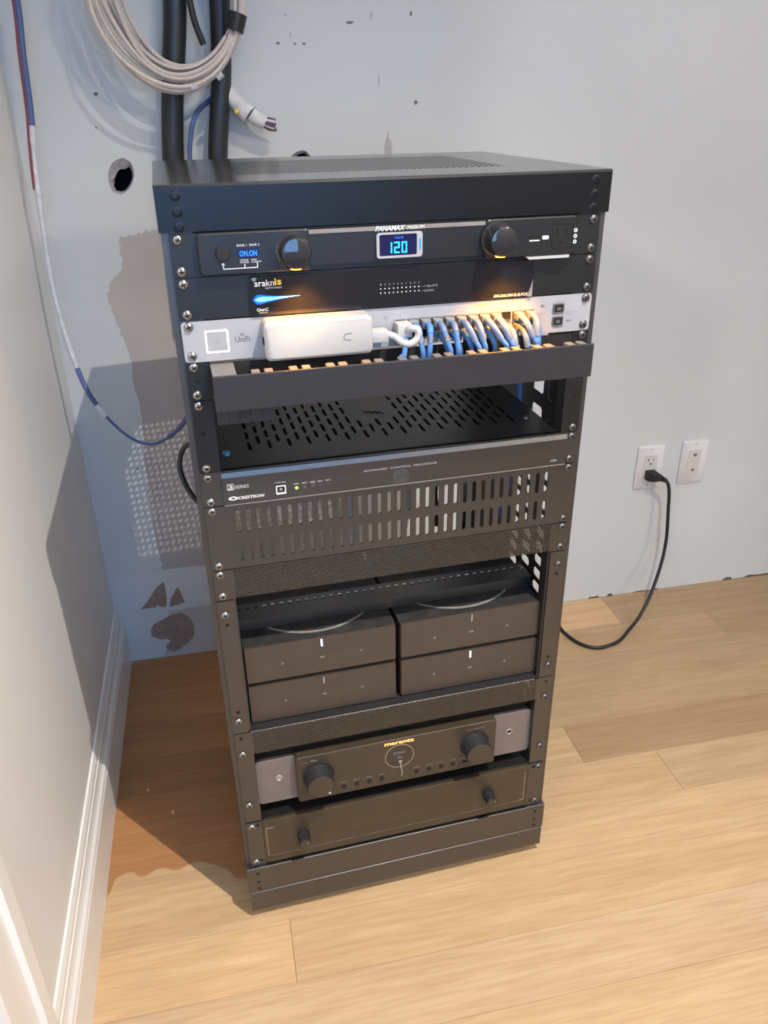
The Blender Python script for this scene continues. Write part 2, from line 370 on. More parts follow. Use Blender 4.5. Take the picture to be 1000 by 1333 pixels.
def inst(parent, me, name, x, y, z):
    o = bpy.data.objects.new(name, me); COL.objects.link(o); o.parent = parent; o.location = (x, y, z - zoff_of(parent)); return o
def hexmesh_strip(x0, x1, u0, u1, pitch, hole, y, name, m, parent):
    b = MB(); z1, z0 = Z(u0), Z(u1); ph = pitch*0.92; rows = int((z1-z0)/ph); ph = (z1-z0)/rows; cols = int((x1-x0)/pitch); pw = (x1-x0)/cols
    for r in range(rows):
        za, zb = z0+r*ph, z0+(r+1)*ph; zc = (za+zb)/2; off = pw/2 if r % 2 else 0
        if off:
            for q0, q1 in ((x0, x0+off), (x1-off, x1)):
                b.face([b.bm.verts.new(p) for p in ((q0, y, za), (q1, y, za), (q1, y, zb), (q0, y, zb))])
        for c in range(cols - (1 if off else 0)):
            xa = x0+off+c*pw; xb = xa+pw; xc = (xa+xb)/2
            out = [(xc, zb), (xa, zb), (xa, za), (xc, za), (xb, za), (xb, zb)]
            inn = [(xc+hole*math.cos(t), zc+hole*math.sin(t)) for t in [PI/2+PI/3*k for k in range(6)]]
            b.cell(out, inn, y, y+0.0012)
    o = b.build(name, m, parent)
    d = MB(); c = 0                              # pierced fold along the top edge
    while x0+(c+1)*pw < x1:
        d.prismx([(y, z1-0.0004), (y+0.0002, z1+0.0002), (y+0.0014, z1+0.0013), (y+0.002, z1+0.0012), (y+0.001, z1-0.0004)], x0+c*pw, x0+c*pw+pw*0.6); c += 1
    d.build('folded_edge', M_SCREWD, parent)['kind'] = 'stuff'
    return o

# ------------------------------------------------------------------ the setting
def structure(o): o['kind'] = 'structure'; return o
def build_room():
    FX1, FY0 = 3.6, -3.8
    fl = structure(MB().box(-3.0, FX1, FY0, 0.10, -0.08, -0.012).build('floor', mat('subfloor', (0.14, 0.095, 0.06), 0.9)))
    # planks, one object each
    seams = [0.0] + [-0.0155-0.1045*k for k in range(0, 25)]
    joints = {0: [1.2085], 1: [1.2085], 2: [1.438, 0.31], 3: [0.82, 2.1], 4: [0.55, 1.75], 5: [0.915], 6: [1.068], 7: [1.9], 8: [0.309, 1.62], 9: [2.2], 10: [1.7]}
    tints = {(0, 1): (.70, .69, .69), (1, 1): (.68, .68, .68), (2, 1): (.72, .71, .71), (2, 2): (.67, .65, .64), (3, 1): (.68, .68, .68), (4, 1): (.71, .70, .70), (4, 0): (.80, .78, .76), (3, 0): (.84, .82, .80), (5, 1): (0.63, 0.59, 0.57), (5, 0): (0.86, 0.84, 0.81), (6, 1): (0.81, 0.81, 0.79), (7, 0): (.95, .935, .91), (8, 2): (.90, .88, .87), (6, 0): (0.88, 0.87, 0.84), (8, 1): (0.95, 0.92, 0.88), (8, 0): (1.06, 1.03, 0.98)}  # right and back boards darkened for light falloff; some boards truly differ in tone
    rnd = random.Random(3)
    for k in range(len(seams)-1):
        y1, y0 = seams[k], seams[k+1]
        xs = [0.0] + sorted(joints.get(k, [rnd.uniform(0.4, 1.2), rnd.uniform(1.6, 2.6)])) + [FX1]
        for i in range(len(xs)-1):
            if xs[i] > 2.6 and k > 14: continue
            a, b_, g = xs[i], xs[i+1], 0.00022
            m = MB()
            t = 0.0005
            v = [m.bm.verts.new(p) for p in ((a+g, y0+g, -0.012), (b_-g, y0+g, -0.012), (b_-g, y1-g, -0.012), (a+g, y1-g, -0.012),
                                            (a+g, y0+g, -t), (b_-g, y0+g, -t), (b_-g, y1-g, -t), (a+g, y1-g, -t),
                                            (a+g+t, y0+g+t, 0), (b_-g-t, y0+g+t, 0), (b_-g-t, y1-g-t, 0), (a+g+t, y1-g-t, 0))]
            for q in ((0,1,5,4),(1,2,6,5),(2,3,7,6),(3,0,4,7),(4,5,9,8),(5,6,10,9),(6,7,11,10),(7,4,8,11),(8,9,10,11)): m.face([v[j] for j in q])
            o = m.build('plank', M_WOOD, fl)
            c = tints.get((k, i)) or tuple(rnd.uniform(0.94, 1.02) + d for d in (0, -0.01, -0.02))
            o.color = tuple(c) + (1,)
    # next room floor
    structure(MB().box(-3.0, 0.0, FY0, 0.10, -0.012, 0.0).build('floor', mat('next_room_floor', S(190, 158, 120), 0.5)))
    # back wall with two broken holes
    holes = [[(.138, 1.056), (.1435, 1.0685), (.1477, 1.0746), (.156, 1.080), (.1674, 1.0828), (.176, 1.0785), (.1802, 1.0725), (.1825, 1.063), (.1811, 1.0523), (.177, 1.043), (.1702, 1.0335), (.1620, 1.0275), (.1542, 1.025), (.146, 1.0275), (.1407, 1.0319), (.1385, 1.043)],
             [(.4645, 1.070), (.466, 1.0794), (.4754, 1.0856), (.484, 1.088), (.4924, 1.0865), (.5005, 1.0785), (.501, 1.066), (.492, 1.054), (.480, 1.052), (.470, 1.058)]]
    bm = bmesh.new()
    def loop(pts):
        vs = [bm.verts.new((p[0], 0, p[1])) for p in pts]; return [bm.edges.new((vs[i], vs[(i+1) % len(vs)])) for i in range(len(vs))]
    ed = loop([(-0.0, 0), (FX1, 0), (FX1, CEIL), (-0.0, CEIL)])
    for h in holes: ed += loop(h)
    bmesh.ops.triangle_fill(bm, use_beauty=True, use_dissolve=False, edges=ed)
    for f in bm.faces:
        f.normal_update()
        if f.normal.y > 0: f.normal_flip()
    for h in holes:                              # thickness of the board
        n = len(h); a = [bm.verts.new((p[0], 0, p[1])) for p in h]; b = [bm.verts.new((p[0], 0.013, p[1])) for p in h]
        for i in range(n): f = bm.faces.new([a[i], a[(i+1) % n], b[(i+1) % n], b[i]]); f.material_index = 1
    m = MB(); m.bm.free(); m.bm = bm
    vb = [bm.verts.new(p) for p in ((0, .013, 0), (FX1, .013, 0), (FX1, .013, CEIL), (0, .013, CEIL))]
    wb = None
    me = bpy.data.meshes.new('wall_back'); bm.to_mesh(me); bm.free(); me.materials.append(M_WALL); me.materials.append(M_GYP)
    wb = structure(bpy.data.objects.new('wall_back', me)); COL.objects.link(wb)
    c = MB()                                     # stud cavity behind the board
    c.box(-0.1, FX1, 0.10, 0.13, -0.08, CEIL); c.box(-0.1, FX1, 0.013, 0.10, CEIL-0.05, CEIL); c.box(-0.1, FX1, 0.013, 0.10, -0.08, 0.0); c.box(-0.14, -0.1, 0.013, 0.13, -0.08, CEIL); c.box(FX1, FX1+0.04, 0.013, 0.13, -0.08, CEIL)
    c.build('stud_cavity', M_CAV, wb)
    # torn board around the first hole: ragged lip, thicker at upper left
    rnd = random.Random(5)
    for h, start, stop, wd in ((holes[0], 0, 16, 0.006), (holes[1], 0, 10, 0.004)):
        cx = sum(p[0] for p in h)/len(h); cz = sum(p[1] for p in h)/len(h); b = MB(); n = len(h)
        out, inn = [], []
        for i, p in enumerate(h):
            up = max(0.15, 0.45 + 0.6*((p[1]-cz)/0.028) - 0.35*((p[0]-cx)/0.022))
            k = 1 - min(0.6, up*wd*rnd.uniform(0.7, 1.5)/0.011)
            out.append((cx+(p[0]-cx)*1.03, cz+(p[1]-cz)*1.03)); inn.append((cx+(p[0]-cx)*k, cz+(p[1]-cz)*k))
        o_ = [b.bm.verts.new((q[0], -0.0012, q[1])) for q in out]; i_ = [b.bm.verts.new((q[0], 0.006+rnd.uniform(0, .003), q[1])) for q in inn]
        i2 = [b.bm.verts.new((q[0], 0.012, q[1])) for q in inn]; o2 = [b.bm.verts.new((q[0], 0.0005, q[1])) for q in out]
        for i in range(n):
            j = (i+1) % n; b.face([o_[i], o_[j], i_[j], i_[i]]); b.face([i_[i], i_[j], i2[j], i2[i]]); b.face([o2[i], o2[j], o_[j], o_[i]])
        b.build('torn_board_edge', M_GYP, wb)
    # unfinished coats and torn paper, each a thin layer of its own
    def layer(name, pts, m, t, jit=0.0015, sub=5, seed=1):
        r = random.Random(seed); P = []
        n = len(pts)
        for i in range(n):
            a, b2 = pts[i], pts[(i+1) % n]
            for k in range(sub):
                f = k/sub; P.append((a[0]+(b2[0]-a[0])*f + (r.uniform(-jit, jit) if k else 0), a[1]+(b2[1]-a[1])*f + (r.uniform(-jit, jit) if k else 0)))
        bmx = bmesh.new(); vs = [bmx.verts.new((p[0], -t, p[1])) for p in P]; vs2 = [bmx.verts.new((p[0], 0.0002, p[1])) for p in P]
        n = len(P); e = [bmx.edges.new((vs[i], vs[(i+1) % n])) for i in range(n)]
        bmesh.ops.triangle_fill(bmx, use_beauty=True, edges=e)
        for f in bmx.faces:
            f.normal_update()
            if f.normal.y > 0: f.normal_flip()
        for i in range(n): bmx.faces.new([vs[i], vs[(i+1) % n], vs2[(i+1) % n], vs2[i]])
        me = bpy.data.meshes.new(name); bmx.to_mesh(me); bmx.free(); me.materials.append(m)
        o = bpy.data.objects.new(name, me); COL.objects.link(o); o.parent = wb; return o
    layer('skim_coat_patch', [(.1393, .9491), (.175, .957), (.2098, .9624), (.365, .966), (.37, .238), (.2183, .2381), (.1215, .2376), (.1157, .2921), (.115, .434), (.1282, .5979), (.1217, .7495), (.108, .81), (.1019, .8468), (.1148, .8745), (.1375, .8943)], M_TAUPE, 0.0005, 0.003, 7)
    layer('primer_band', [(.0005, .152), (.1087, .142), (.117, .13), (.2285, .138), (.62, .14), (.62, .2379), (.2183, .2379), (.1215, .2374), (.06, .2365), (.0005, .238)], M_PRIMER, 0.0006, 0.0012, 5, 2)
    layer('thin_primer_patch', [(.118, .128), (.62, .136), (.62, .002), (.09, .002), (.112, .05)], M_TAUPE2, 0.0005, 0.001, 5, 3)
    layer('torn_paper', [(.0571, .1419), (.075, .160), (.0900, .182), (.102, .197), (.1174, .2077), (.119, .18), (.1165, .150), (.1132, .1394), (.10, .142), (.097, .150), (.092, .142)], M_TORN, 0.0009, 0.0008, 4, 4)
    layer('torn_paper', [(.121, .1384), (.126, .158), (.136, .176), (.1455, .1891), (.152, .172), (.1570, .1455), (.140, .141)], M_TORN, 0.0009, 0.0008, 4, 5)
    layer('torn_paper', [(.0698, .0644), (.073, .085), (.082, .097), (.10, .106), (.12, .116), (.1435, .1197), (.160, .108), (.1688, .0832), (.168, .055), (.155, .035), (.136, .022), (.118, .012), (.102, .016), (.098, .030), (.112, .044), (.104, .052), (.090, .052)], M_TORN, 0.0009, 0.0012, 4, 6)
    marks = [(.4544, 1.2583, .004, .0025, 0), (.4837, 1.2572, .003, .0015, 0), (.4998, 1.2572, .004, .002, 0), (.4766, 1.2709, .002, .004, 1), (.5811, 1.2895, .009, .003, 0), (.6914, 1.3037, .003, .005, 0), (.6316, 1.1997, .0015, .010, 1),
             (.7005, 1.1643, .005, .004, 0), (.1393, 1.184, .004, .0035, 0), (.1304, 1.1324, .002, .002, 0), (.1523, 1.2451, .0012, .005, 1), (.1042, .4889, .003, .002, 0), (.1451, .4899, .003, .002, 0), (.1666, .4858, .004, .002, 0), (.170, .492, .002, .0015, 0), (.47, 1.30, .003, .002, 1), (.62, 1.30, .002, .006, 1)]
    for i, (x, z, w, h, pale) in enumerate(marks):
        r = random.Random(i+40)
        layer('scuff_mark', [(x+w*r.uniform(.6, 1.2)*math.cos(t), z+h*r.uniform(.6, 1.2)*math.sin(t)) for t in [2*PI*k/7 for k in range(7)]], M_SCUFFL if pale else M_SCUFF, 0.0004, 0, 1)
    layer('bare_streak', [(.640, 1.075), (.656, 1.075), (.655, 1.098), (.650, 1.106), (.6475, 1.118), (.646, 1.108), (.642, 1.098)], M_SCUFFL, 0.0004, 0.0008, 3, 9)
    for i, (x0, x1, h) in enumerate([(1.175, 1.205, .005), (1.228, 1.243, .008), (1.30, 1.38, .0018), (1.565, 1.595, .010), (1.63, 1.75, .005)]):
        r = random.Random(i); nn = 8
        layer('chipped_edge', [(x0, .0005), (x1, .0005)] + [(x1-(x1-x0)*k/nn, .001+h*r.uniform(.3, 1)) for k in range(1, nn)], mat('chipped_drywall', (.10, .075, .055), .95, var=.4, nscale=90), 0.0007, 0, 1)
    # left wall with a doorway towards the viewer
    D0, D1, DH = -1.045, -1.92, 2.04
    wl = MB(); wl.box(-0.12, 0, D0, 0.0, 0, CEIL); wl.box(-0.12, 0, D1, D0, DH, CEIL); wl.box(-0.12, 0, FY0, D1, 0, CEIL)
    structure(wl.build('wall_left', M_WALLL))
    cs = MB()
    prof = [(0, 0), (0.014, 0.004), (0.018, 0.012), (0.014, 0.03), (0.016, 0.078), (0.021, 0.084), (0.021, 0.09), (0, 0.09)]
    def casing_v(b, y_in, sgn):                  # section swept upward
        b.prismz([(p[0], y_in + sgn*p[1]) for p in ([(0.0, 0), (0.012, 0.0), (0.014, 0.006), (0.014, 0.062), (0.020, 0.066), (0.021, 0.088), (0.0, 0.090)])], 0, DH + 0.09)
    casing_v(cs, D0, 1); casing_v(cs, D1, -1); cs.box(0, 0.021, D1-0.0, D0+0.0, DH, DH+0.09)
    structure(cs.build('trim_1', M_TRIM))
    bb = MB(); pr = [(0, 0), (.0165, 0), (.0165, .092), (.0150, .096), (.0145, .101), (.0105, .108), (.0085, .116), (.0080, .126), (.0065, .1275), (.0062, .136), (.003, .146), (0, .147)]
    n = len(pr); a = [bb.bm.verts.new((p[0], -0.0008, p[1])) for p in pr]; b = [bb.bm.verts.new((p[0], D0+0.0905, p[1])) for p in pr]
    bb.face(a); bb.face(b[::-1])
    for i in range(n): bb.face([a[i], b[i], b[(i+1) % n], a[(i+1) % n]])
    structure(bb.build('baseboard_left', M_TRIM))
    structure(MB().box(FX1, FX1+0.1, FY0, 0.013, 0, CEIL).build('wall_right', M_WALL))
    wf = MB(); wf.box(-0.12, -0.35+0.05, FY0-0.1, FY0, 0, CEIL); wf.box(-0.3, 1.2, FY0-0.1, FY0, 0, 0.7); wf.box(-0.3, 1.2, FY0-0.1, FY0, 2.2, CEIL); wf.box(1.2, FX1, FY0-0.1, FY0, 0, CEIL)
    structure(wf.build('wall_front', M_WALL))
    structure(MB().box(-0.12, FX1, FY0, 0.10, CEIL, CEIL+0.1).build('ceiling', M_CEIL))
build_room()

# ------------------------------------------------------------------ the rack
def build_rack():
    RK = device('equipment_rack', 'tall black metal equipment rack with pierced top cover standing on the oak floor', 'rack', 1.048/U)
    # top cover: pierced top sheet, front lip, side lips
    zt, zb = 0.0462, 0.0010; x0, x1, y0, y1 = -0.2502, 0.2495, -0.0045, 0.405
    top = MB(); hx0, hx1, hy0, hy1 = -0.162, 0.162, 0.088, 0.325
    t = 0.0015; e = 0.0028
    prof_out = [(y0, zb), (y0, zt-e), (y0+e*0.3, zt-e*0.3), (y0+e, zt)]
    lip = MB(); lip.prismx([(y0, zb), (y0+0.002, zb), (y0+0.002, zt-e), (y0+e, zt-t), (hy0, zt-t), (hy0, zt), (y0+e, zt), (y0+e*0.3, zt-e*0.3), (y0, zt-e)], x0, x1)
    lip.box(x0, hx0, hy0, y1, zt-t, zt); lip.box(hx1, x1, hy0, y1, zt-t, zt); lip.box(hx0, hx1, hy1, y1, zt-t, zt)
    lip.box(x0, x0+0.002, y0+0.002, y1, zb, zt-t); lip.box(x1-0.002, x1, y0+0.002, y1, zb, zt-t); lip.box(x0+.002, x1-.002, y1-0.002, y1, zb, zt-t)
    lid = lip.build('top_cover', [M_LID, M_LIDT], RK)
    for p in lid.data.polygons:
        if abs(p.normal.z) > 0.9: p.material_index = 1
    g = MB(); nx, ny = 40, 32; pw, ph = (hx1-hx0)/nx, (hy1-hy0)/ny
    for r in range(ny):
        off = pw/2 if r % 2 else 0; ya, yb = hy0+r*ph, hy0+(r+1)*ph; yc = (ya+yb)/2
        if off:
            for q0, q1 in ((hx0, hx0+off), (hx1-off, hx1)): g.face([g.bm.verts.new(p) for p in ((q0, ya, zt), (q1, ya, zt), (q1, yb, zt), (q0, yb, zt))])
        for c in range(nx-(1 if off else 0)):
            xa = hx0+off+c*pw; xb = xa+pw; xc = (xa+xb)/2
            g.cell([(xc, yb), (xa, yb), (xa, ya), (xc, ya), (xb, ya), (xb, yb)], [(xc+.0030*math.cos(q), yc+.0030*math.sin(q)) for q in [PI/2+PI/3*k for k in range(6)]], zt, zt-t, 'xy')
    g.build('vent_grille', M_LIDT, lid)
    for u in (-0.80, -0.46, -0.13):
        for x in (-0.2300, 0.2300): inst(RK, HEXM, 'hex_bolt', x, y0, Z(u))
    # front rails and rear rails
    zr0, zr1 = Z(21.12), 0.001
    for s in (-1, 1):
        b = MB(); xa, xb = sorted((s*0.2170, s*0.2485)); b.box(xa, xb, 0.0005, 0.0025, zr0, zr1)
        xa, xb = sorted((s*0.2465, s*0.2485)); b.box(xa, xb, 0.0025, 0.060, zr0, zr1)
        xa, xb = sorted((s*0.2170, s*0.2185)); b.box(xa, xb, 0.0025, 0.018, zr0, zr1)
        b.build('front_rail', M_BLACK, RK)
        b = MB(); xa, xb = sorted((s*0.2250, s*0.2485)); b.box(xa, xb, 0.392, 0.394, zr0, zr1); xa, xb = sorted((s*0.2465, s*0.2485)); b.box(xa, xb, 0.345, 0.392, zr0, zr1)
        b.build('rear_rail', M_BLACK, RK)
        # pierced side panel
        p = MB(); ya, yb = 0.0605, 0.3445; cols = 6; pw = 0.0475; yst = 0.0575
        za = zr0+0.01; rows = int((zr1-za)/0.0238); ph = (zr1-za)/rows
        X = s*0.2462; X2 = s*0.2448
        for c in range(cols):
            for r in range(rows):
                if za+r*ph > Z(7.5): continue
                if c > 2 and s > 0:
                    if r == 0: p.box(min(X, X2), max(X, X2), ya+c*(yb-ya)/cols, ya+(c+1)*(yb-ya)/cols, za, za+math.ceil((Z(7.5)-za)/ph)*ph)
                    continue
                y_0 = ya+c*(yb-ya)/cols; y_1 = y_0+(yb-ya)/cols; z_0 = za+r*ph; z_1 = z_0+ph; yc = (y_0+y_1)/2-0.002; zc = (z_0+z_1)/2
                out = [(yc, z_0), (y_1, z_0), (y_1, zc), (y_1, z_1), (yc, z_1), (y_0, z_1), (y_0, zc), (y_0, z_0)]
                w, h, q = 0.0145, 0.0076, 0.0045
                # rounded rectangle of 8 points paired with the rim
                inn = [(yc-0.0+w-q, zc-h), (yc+w, zc-h+q), (yc+w, zc+h-q), (yc+w-q, zc+h), (yc-w+q, zc+h), (yc-w, zc+h-q), (yc-w, zc-h+q), (yc-w+q, zc-h)]
                out = [(yc+w-q, z_0), (y_1, z_0), (y_1, z_1), (yc+w-q, z_1), (yc-w+q, z_1), (y_0, z_1), (y_0, z_0), (yc-w+q, z_0)]
                p.cell(out, inn, X, X2, 'yz')
        rz = za+math.ceil((Z(7.5)-za)/ph)*ph; n2 = 5; ph2 = (zr1-rz)/n2
        for c in range(cols):
            for r in range(n2):
                y_0 = ya+c*(yb-ya)/cols; y_1 = y_0+(yb-ya)/cols; z_0 = rz+r*ph2; z_1 = z_0+ph2; yc = (y_0+y_1)/2-0.002; zc = (z_0+z_1)/2
                w, h, q = 0.0165, 0.0235, 0.004
                if c != 1 and s > 0:
                    p.box(min(X, X2), max(X, X2), y_0, y_1, z_0, z_1); continue
                inn = [(yc+w-q, zc-h), (yc+w, zc-h+q), (yc+w, zc+h-q), (yc+w-q, zc+h), (yc-w+q, zc+h), (yc-w, zc+h-q), (yc-w, zc-h+q), (yc-w+q, zc-h)]
                out = [(yc+w-q, z_0), (y_1, z_0), (y_1, z_1), (yc+w-q, z_1), (yc-w+q, z_1), (y_0, z_1), (y_0, z_0), (yc-w+q, z_0)]
                p.cell(out, inn, X, X2, 'yz')
        p.build('side_panel', M_BLACK, RK)
        if s > 0:
            for r in range(n2):
                z_0 = rz+r*ph2; zc = z_0+ph2/2; fr = MB()
                fr.cell([(0.0625, zc-.0245), (0.0960, zc-.0245), (0.0960, zc+.012), (0.0625, zc+.0245)], [(0.0640, zc-.0225), (0.0945, zc-.0225), (0.0945, zc+.0105), (0.0640, zc+.0225)], X2-.0012, X2, 'yz')
                fr.build('panel_rib', M_SILV2, RK)
    # base: upper skirt and plinth
    b = MB(); b.box(-0.2500, 0.2500, -0.009, 0.400, Z(22.24), Z(21.07), bev=0.0012); b.build('base_skirt', M_SATIN, RK)
    b = MB(); b.box(-0.2485, 0.2485, -0.0095, 0.398, -1.0305, Z(22.27), bev=0.0012); b.build('base_plinth', M_SATIN, RK)
    for x in (-0.2330, 0.2330):
        for u in (21.33, 21.75, 22.08): inst(RK, BOLTHOLE, 'bolt_hole', x, -0.0091, Z(u))
    for x in (-0.21, 0.21):
        for y in (0.05, 0.35):
            MB().lathe([(0.016, 0), (0.019, 0.004), (0.019, 0.016), (0.010, 0.0165)], (x, y, -1.048), (0, 0, 1), 18).build('foot', M_DARK, RK, smooth=True)
    b = MB(); b.box(-0.2440, 0.2440, 0.005, 0.39, Z(21.2), Z(21.12)); b.build('bottom_shelf', M_DARK, RK)
def bolthole_mesh():
    b = MB(); b.lathe([(0.0026, 0), (0.0026, 0.0002), (0, 0.0002)], (0, 0, 0), seg=10)
    o = b.build('bolt_hole', [M_HOLE]); me = o.data; bpy.data.objects.remove(o); return me
BOLTHOLE = bolthole_mesh()
build_rack()

def plate(parent, u0, u1, m, x0=-0.2413, x1=0.2413, name='faceplate', y0=-0.0025, y1=0.0, r=0.002):
    return MB().prism(rrect(x0, x1, Z(u1)+0.0004, Z(u0)-0.0004, r, 3), y0, y1).build(name, m, parent)
def chassis(parent, u0, u1, depth, m=None, x=0.2150):
    return MB().box(-x, x, 0.0002, depth, Z(u1)+0.001, Z(u0)-0.001).build('chassis', m or M_DARK, parent)

# -------- power conditioner (unit 0)
def build_power_conditioner():
    D = device('power_conditioner', 'black rack power conditioner with glowing blue 120 display between two round knobs', 'power conditioner', 1)
    plate(D, 0, 1, M_DEV); chassis(D, 0.03, 0.97, 0.20)
    ear_screws(D, (0.143, 0.857))
    P = []
    z = lambda u: Z(u)
    for a, b in ((-0.2139, -0.0990), (0.0990, 0.2085)):
        MB().prism(rrect(a, b, z(0.945), z(0.012), 0.003, 3), -0.012, -0.0025, bev=0.0012).build('end_panel', M_DEV, D)
    MB().prismx([(-0.0025, z(0.875)), (-0.0025, z(0.03)), (-0.0062, z(0.05)), (-0.0085, z(0.135)), (-0.0085, z(0.855))], -0.0990, 0.0990).build('centre_panel', M_DEV, D)
    MB().prismx([(-0.0064, z(0.052)), (-0.0091, z(0.137)), (-0.0085, z(0.14)), (-0.0058, z(0.055))], -0.1010, 0.1015).build('trim_strip', mat('trim_grey', (0.15, 0.14, 0.135), 0.75, 0.0, spec=0.2), D)
    for x in (-0.1165, 0.1115):
        k = MB(); k.lathe([(0.0190, 0), (0.0190, 0.002), (0.0165, 0.0035), (0.0163, 0.020), (0.0150, 0.0235), (0.0135, 0.0240), (0.0, 0.0240)], (x, -0.011, z(0.475)), seg=32)
        kn = k.build('lamp_knob', M_KNOB, D, smooth=True)
        MB().lathe([(0.006, 0), (0.0055, 0.0018), (0.0, 0.0018)], (x, -0.024, z(0.475)-0.0155), (0, 0, -1), 14).build('lamp_lens', M_AMBER, kn)
        w = r2w(x+(0.012 if x > 0 else 0.0), -0.037 if x > 0 else -0.0285, z(0.475)-0.0215)
        light('rack_lamp', 'SPOT', w, r2w(x+0.010, -0.026 if x > 0 else -0.018, z(3.2)), 4.6 if x > 0 else 3.2, (1.0, 0.36, 0.01), 0.006, spot_size=math.radians(100), spot_blend=1.0)
    MB().lathe([(0.0078, 0), (0.0078, 0.001), (0.0068, 0.0035), (0.0, 0.0040)], (-0.1895, -0.012, z(0.465)), seg=20).build('push_button', M_DARK, D, smooth=True)
    MB().prism(rrect(-0.1750, -0.1525, z(0.58), z(0.375), 0.0035, 4), -0.0124, -0.0116).build('bank_display', M_LCD, D)
    text('ON.ON', -0.1725, -0.1545, 0.55, 0.42, M_BLUE, D, -0.0126, 'display_digits', 0.02)
    text('BANK 1', -0.1745, -0.1645, 0.325, 0.275, M_INK, D, -0.0122); text('BANK 2', -0.1615, -0.1515, 0.325, 0.275, M_INK, D, -0.0122)
    text('UNDER\nPOWER', -0.1725, -0.1635, 0.70, 0.615, M_INK, D, -0.0122); text('HIGH\nCURRENT', -0.1610, -0.1505, 0.70, 0.615, M_INK, D, -0.0122)
    b = MB()
    for x0, x1, u0, u1 in ((-0.1905, -0.1897, 0.70, 0.82), (-0.1905, -0.1545, 0.802, 0.82), (-0.1685, -0.1677, 0.715, 0.82), (-0.1553, -0.1545, 0.70, 0.82)): b.box(x0, x1, -0.0123, -0.0119, z(u1), z(u0))
    b.box(-0.1915, -0.1888, -0.0123, -0.0119, z(0.735), z(0.68)); b.build('printed_bracket', M_INK, D)
    fr = MB(); o = rrect(-0.0262, 0.0252, z(0.785), z(0.185), 0.003, 4); i_ = rrect(-0.0232, 0.0190, z(0.735), z(0.235), 0.002, 4); fr.cell(o, i_, -0.0115, -0.0085)
    n = len(o)
    ds = fr.build('display_bezel', M_SILVER, D)
    MB().prism(rrect(-0.0235, 0.0193, z(0.737), z(0.233), 0.002, 4), -0.0098, -0.0086).build('display_screen', M_LCD, ds)
    MB().box(0.0215, 0.0235, -0.0119, -0.0112, z(0.62), z(0.36)).build('bezel_light', M_BLUE, ds)
    # seven segment style digits 120
    seg = MB(); dx = -0.0100; W_, H = 0.0062, 0.0118; zb = z(0.680)
    def segs(x, on):
        t = 0.0016; g = 0.0003
        q = {'a': (x, x+W_, zb+H-t, zb+H), 'g': (x, x+W_, zb+H/2-t/2, zb+H/2+t/2), 'd': (x, x+W_, zb, zb+t), 'f': (x, x+t, zb+H/2+g, zb+H-g), 'b': (x+W_-t, x+W_, zb+H/2+g, zb+H-g), 'e': (x, x+t, zb+g, zb+H/2-g), 'c': (x+W_-t, x+W_, zb+g, zb+H/2-g)}
        for s in on:
            a, b_, c, d = q[s]; seg.box(a, b_, -0.0101, -0.0097, c, d)
    segs(-0.0148, 'bc'); segs(-0.0064, 'abged'); segs(0.0020, 'abcdef')
    seg.build('display_digits', M_CYAN, ds)
    text('VOLTS', -0.006, 0.004, 0.345, 0.295, M_BLUE, ds, -0.0100, 'display_text')
    text('PANAMAX', -0.0270, 0.0060, 0.155, 0.035, M_INK, D, -0.0096, 'lettering', 0.02, shear=0.3); text('M4300-PM', 0.0085, 0.0280, 0.145, 0.055, M_INK, D, -0.0096, shear=0.2)
    MB().box(0.1500, 0.1630, -0.0123, -0.0119, z(0.585), z(0.435)).build('usb_port', M_HOLE, D); MB().box(0.1503, 0.1628, -0.0126, -0.0120, z(0.575), z(0.545)).build('usb_tongue', M_INK, D)
    MB().prism(rrect(0.1660, 0.1738, z(0.545), z(0.455), 0.0012, 3), -0.0124, -0.0119).build('usb_symbol', M_INK, D)
    oo = MB(); oo.cell(rrect(0.1775, 0.2042, z(0.79), z(0.19), 0.0015, 3), rrect(0.1785, 0.2032, z(0.768), z(0.212), 0.0015, 3), -0.0124, -0.0119); ol = oo.build('outlet_socket', M_HOLE, D)
    h = MB(); h.box(0.1838, 0.1848, -0.0125, -0.0119, z(0.48), z(0.30)); h.box(0.1952, 0.1962, -0.0125, -0.0119, z(0.48), z(0.30)); h.lathe([(0.0024, 0), (0.0024, 0.0005), (0, 0.0005)], (0.190, -0.012, z(0.64)), seg=10); h.build('socket_slots', M_HOLE, ol)
    ic = MB()
    for u in (0.36, 0.50, 0.64): ic.ring((0.2066, z(u)), 0.0010, 0.0022, -0.0124, -0.0119, 12)
    ic.build('printed_symbols', M_INK, D)
    tg = MB(); tg.prism([(0.1520, z(1.02)), (0.2005, z(1.02)), (0.2010, z(0.955)), (0.1480, z(0.955))], -0.0130, -0.0026); tg.build('paper_tag', M_WHITE, D)
build_power_conditioner()

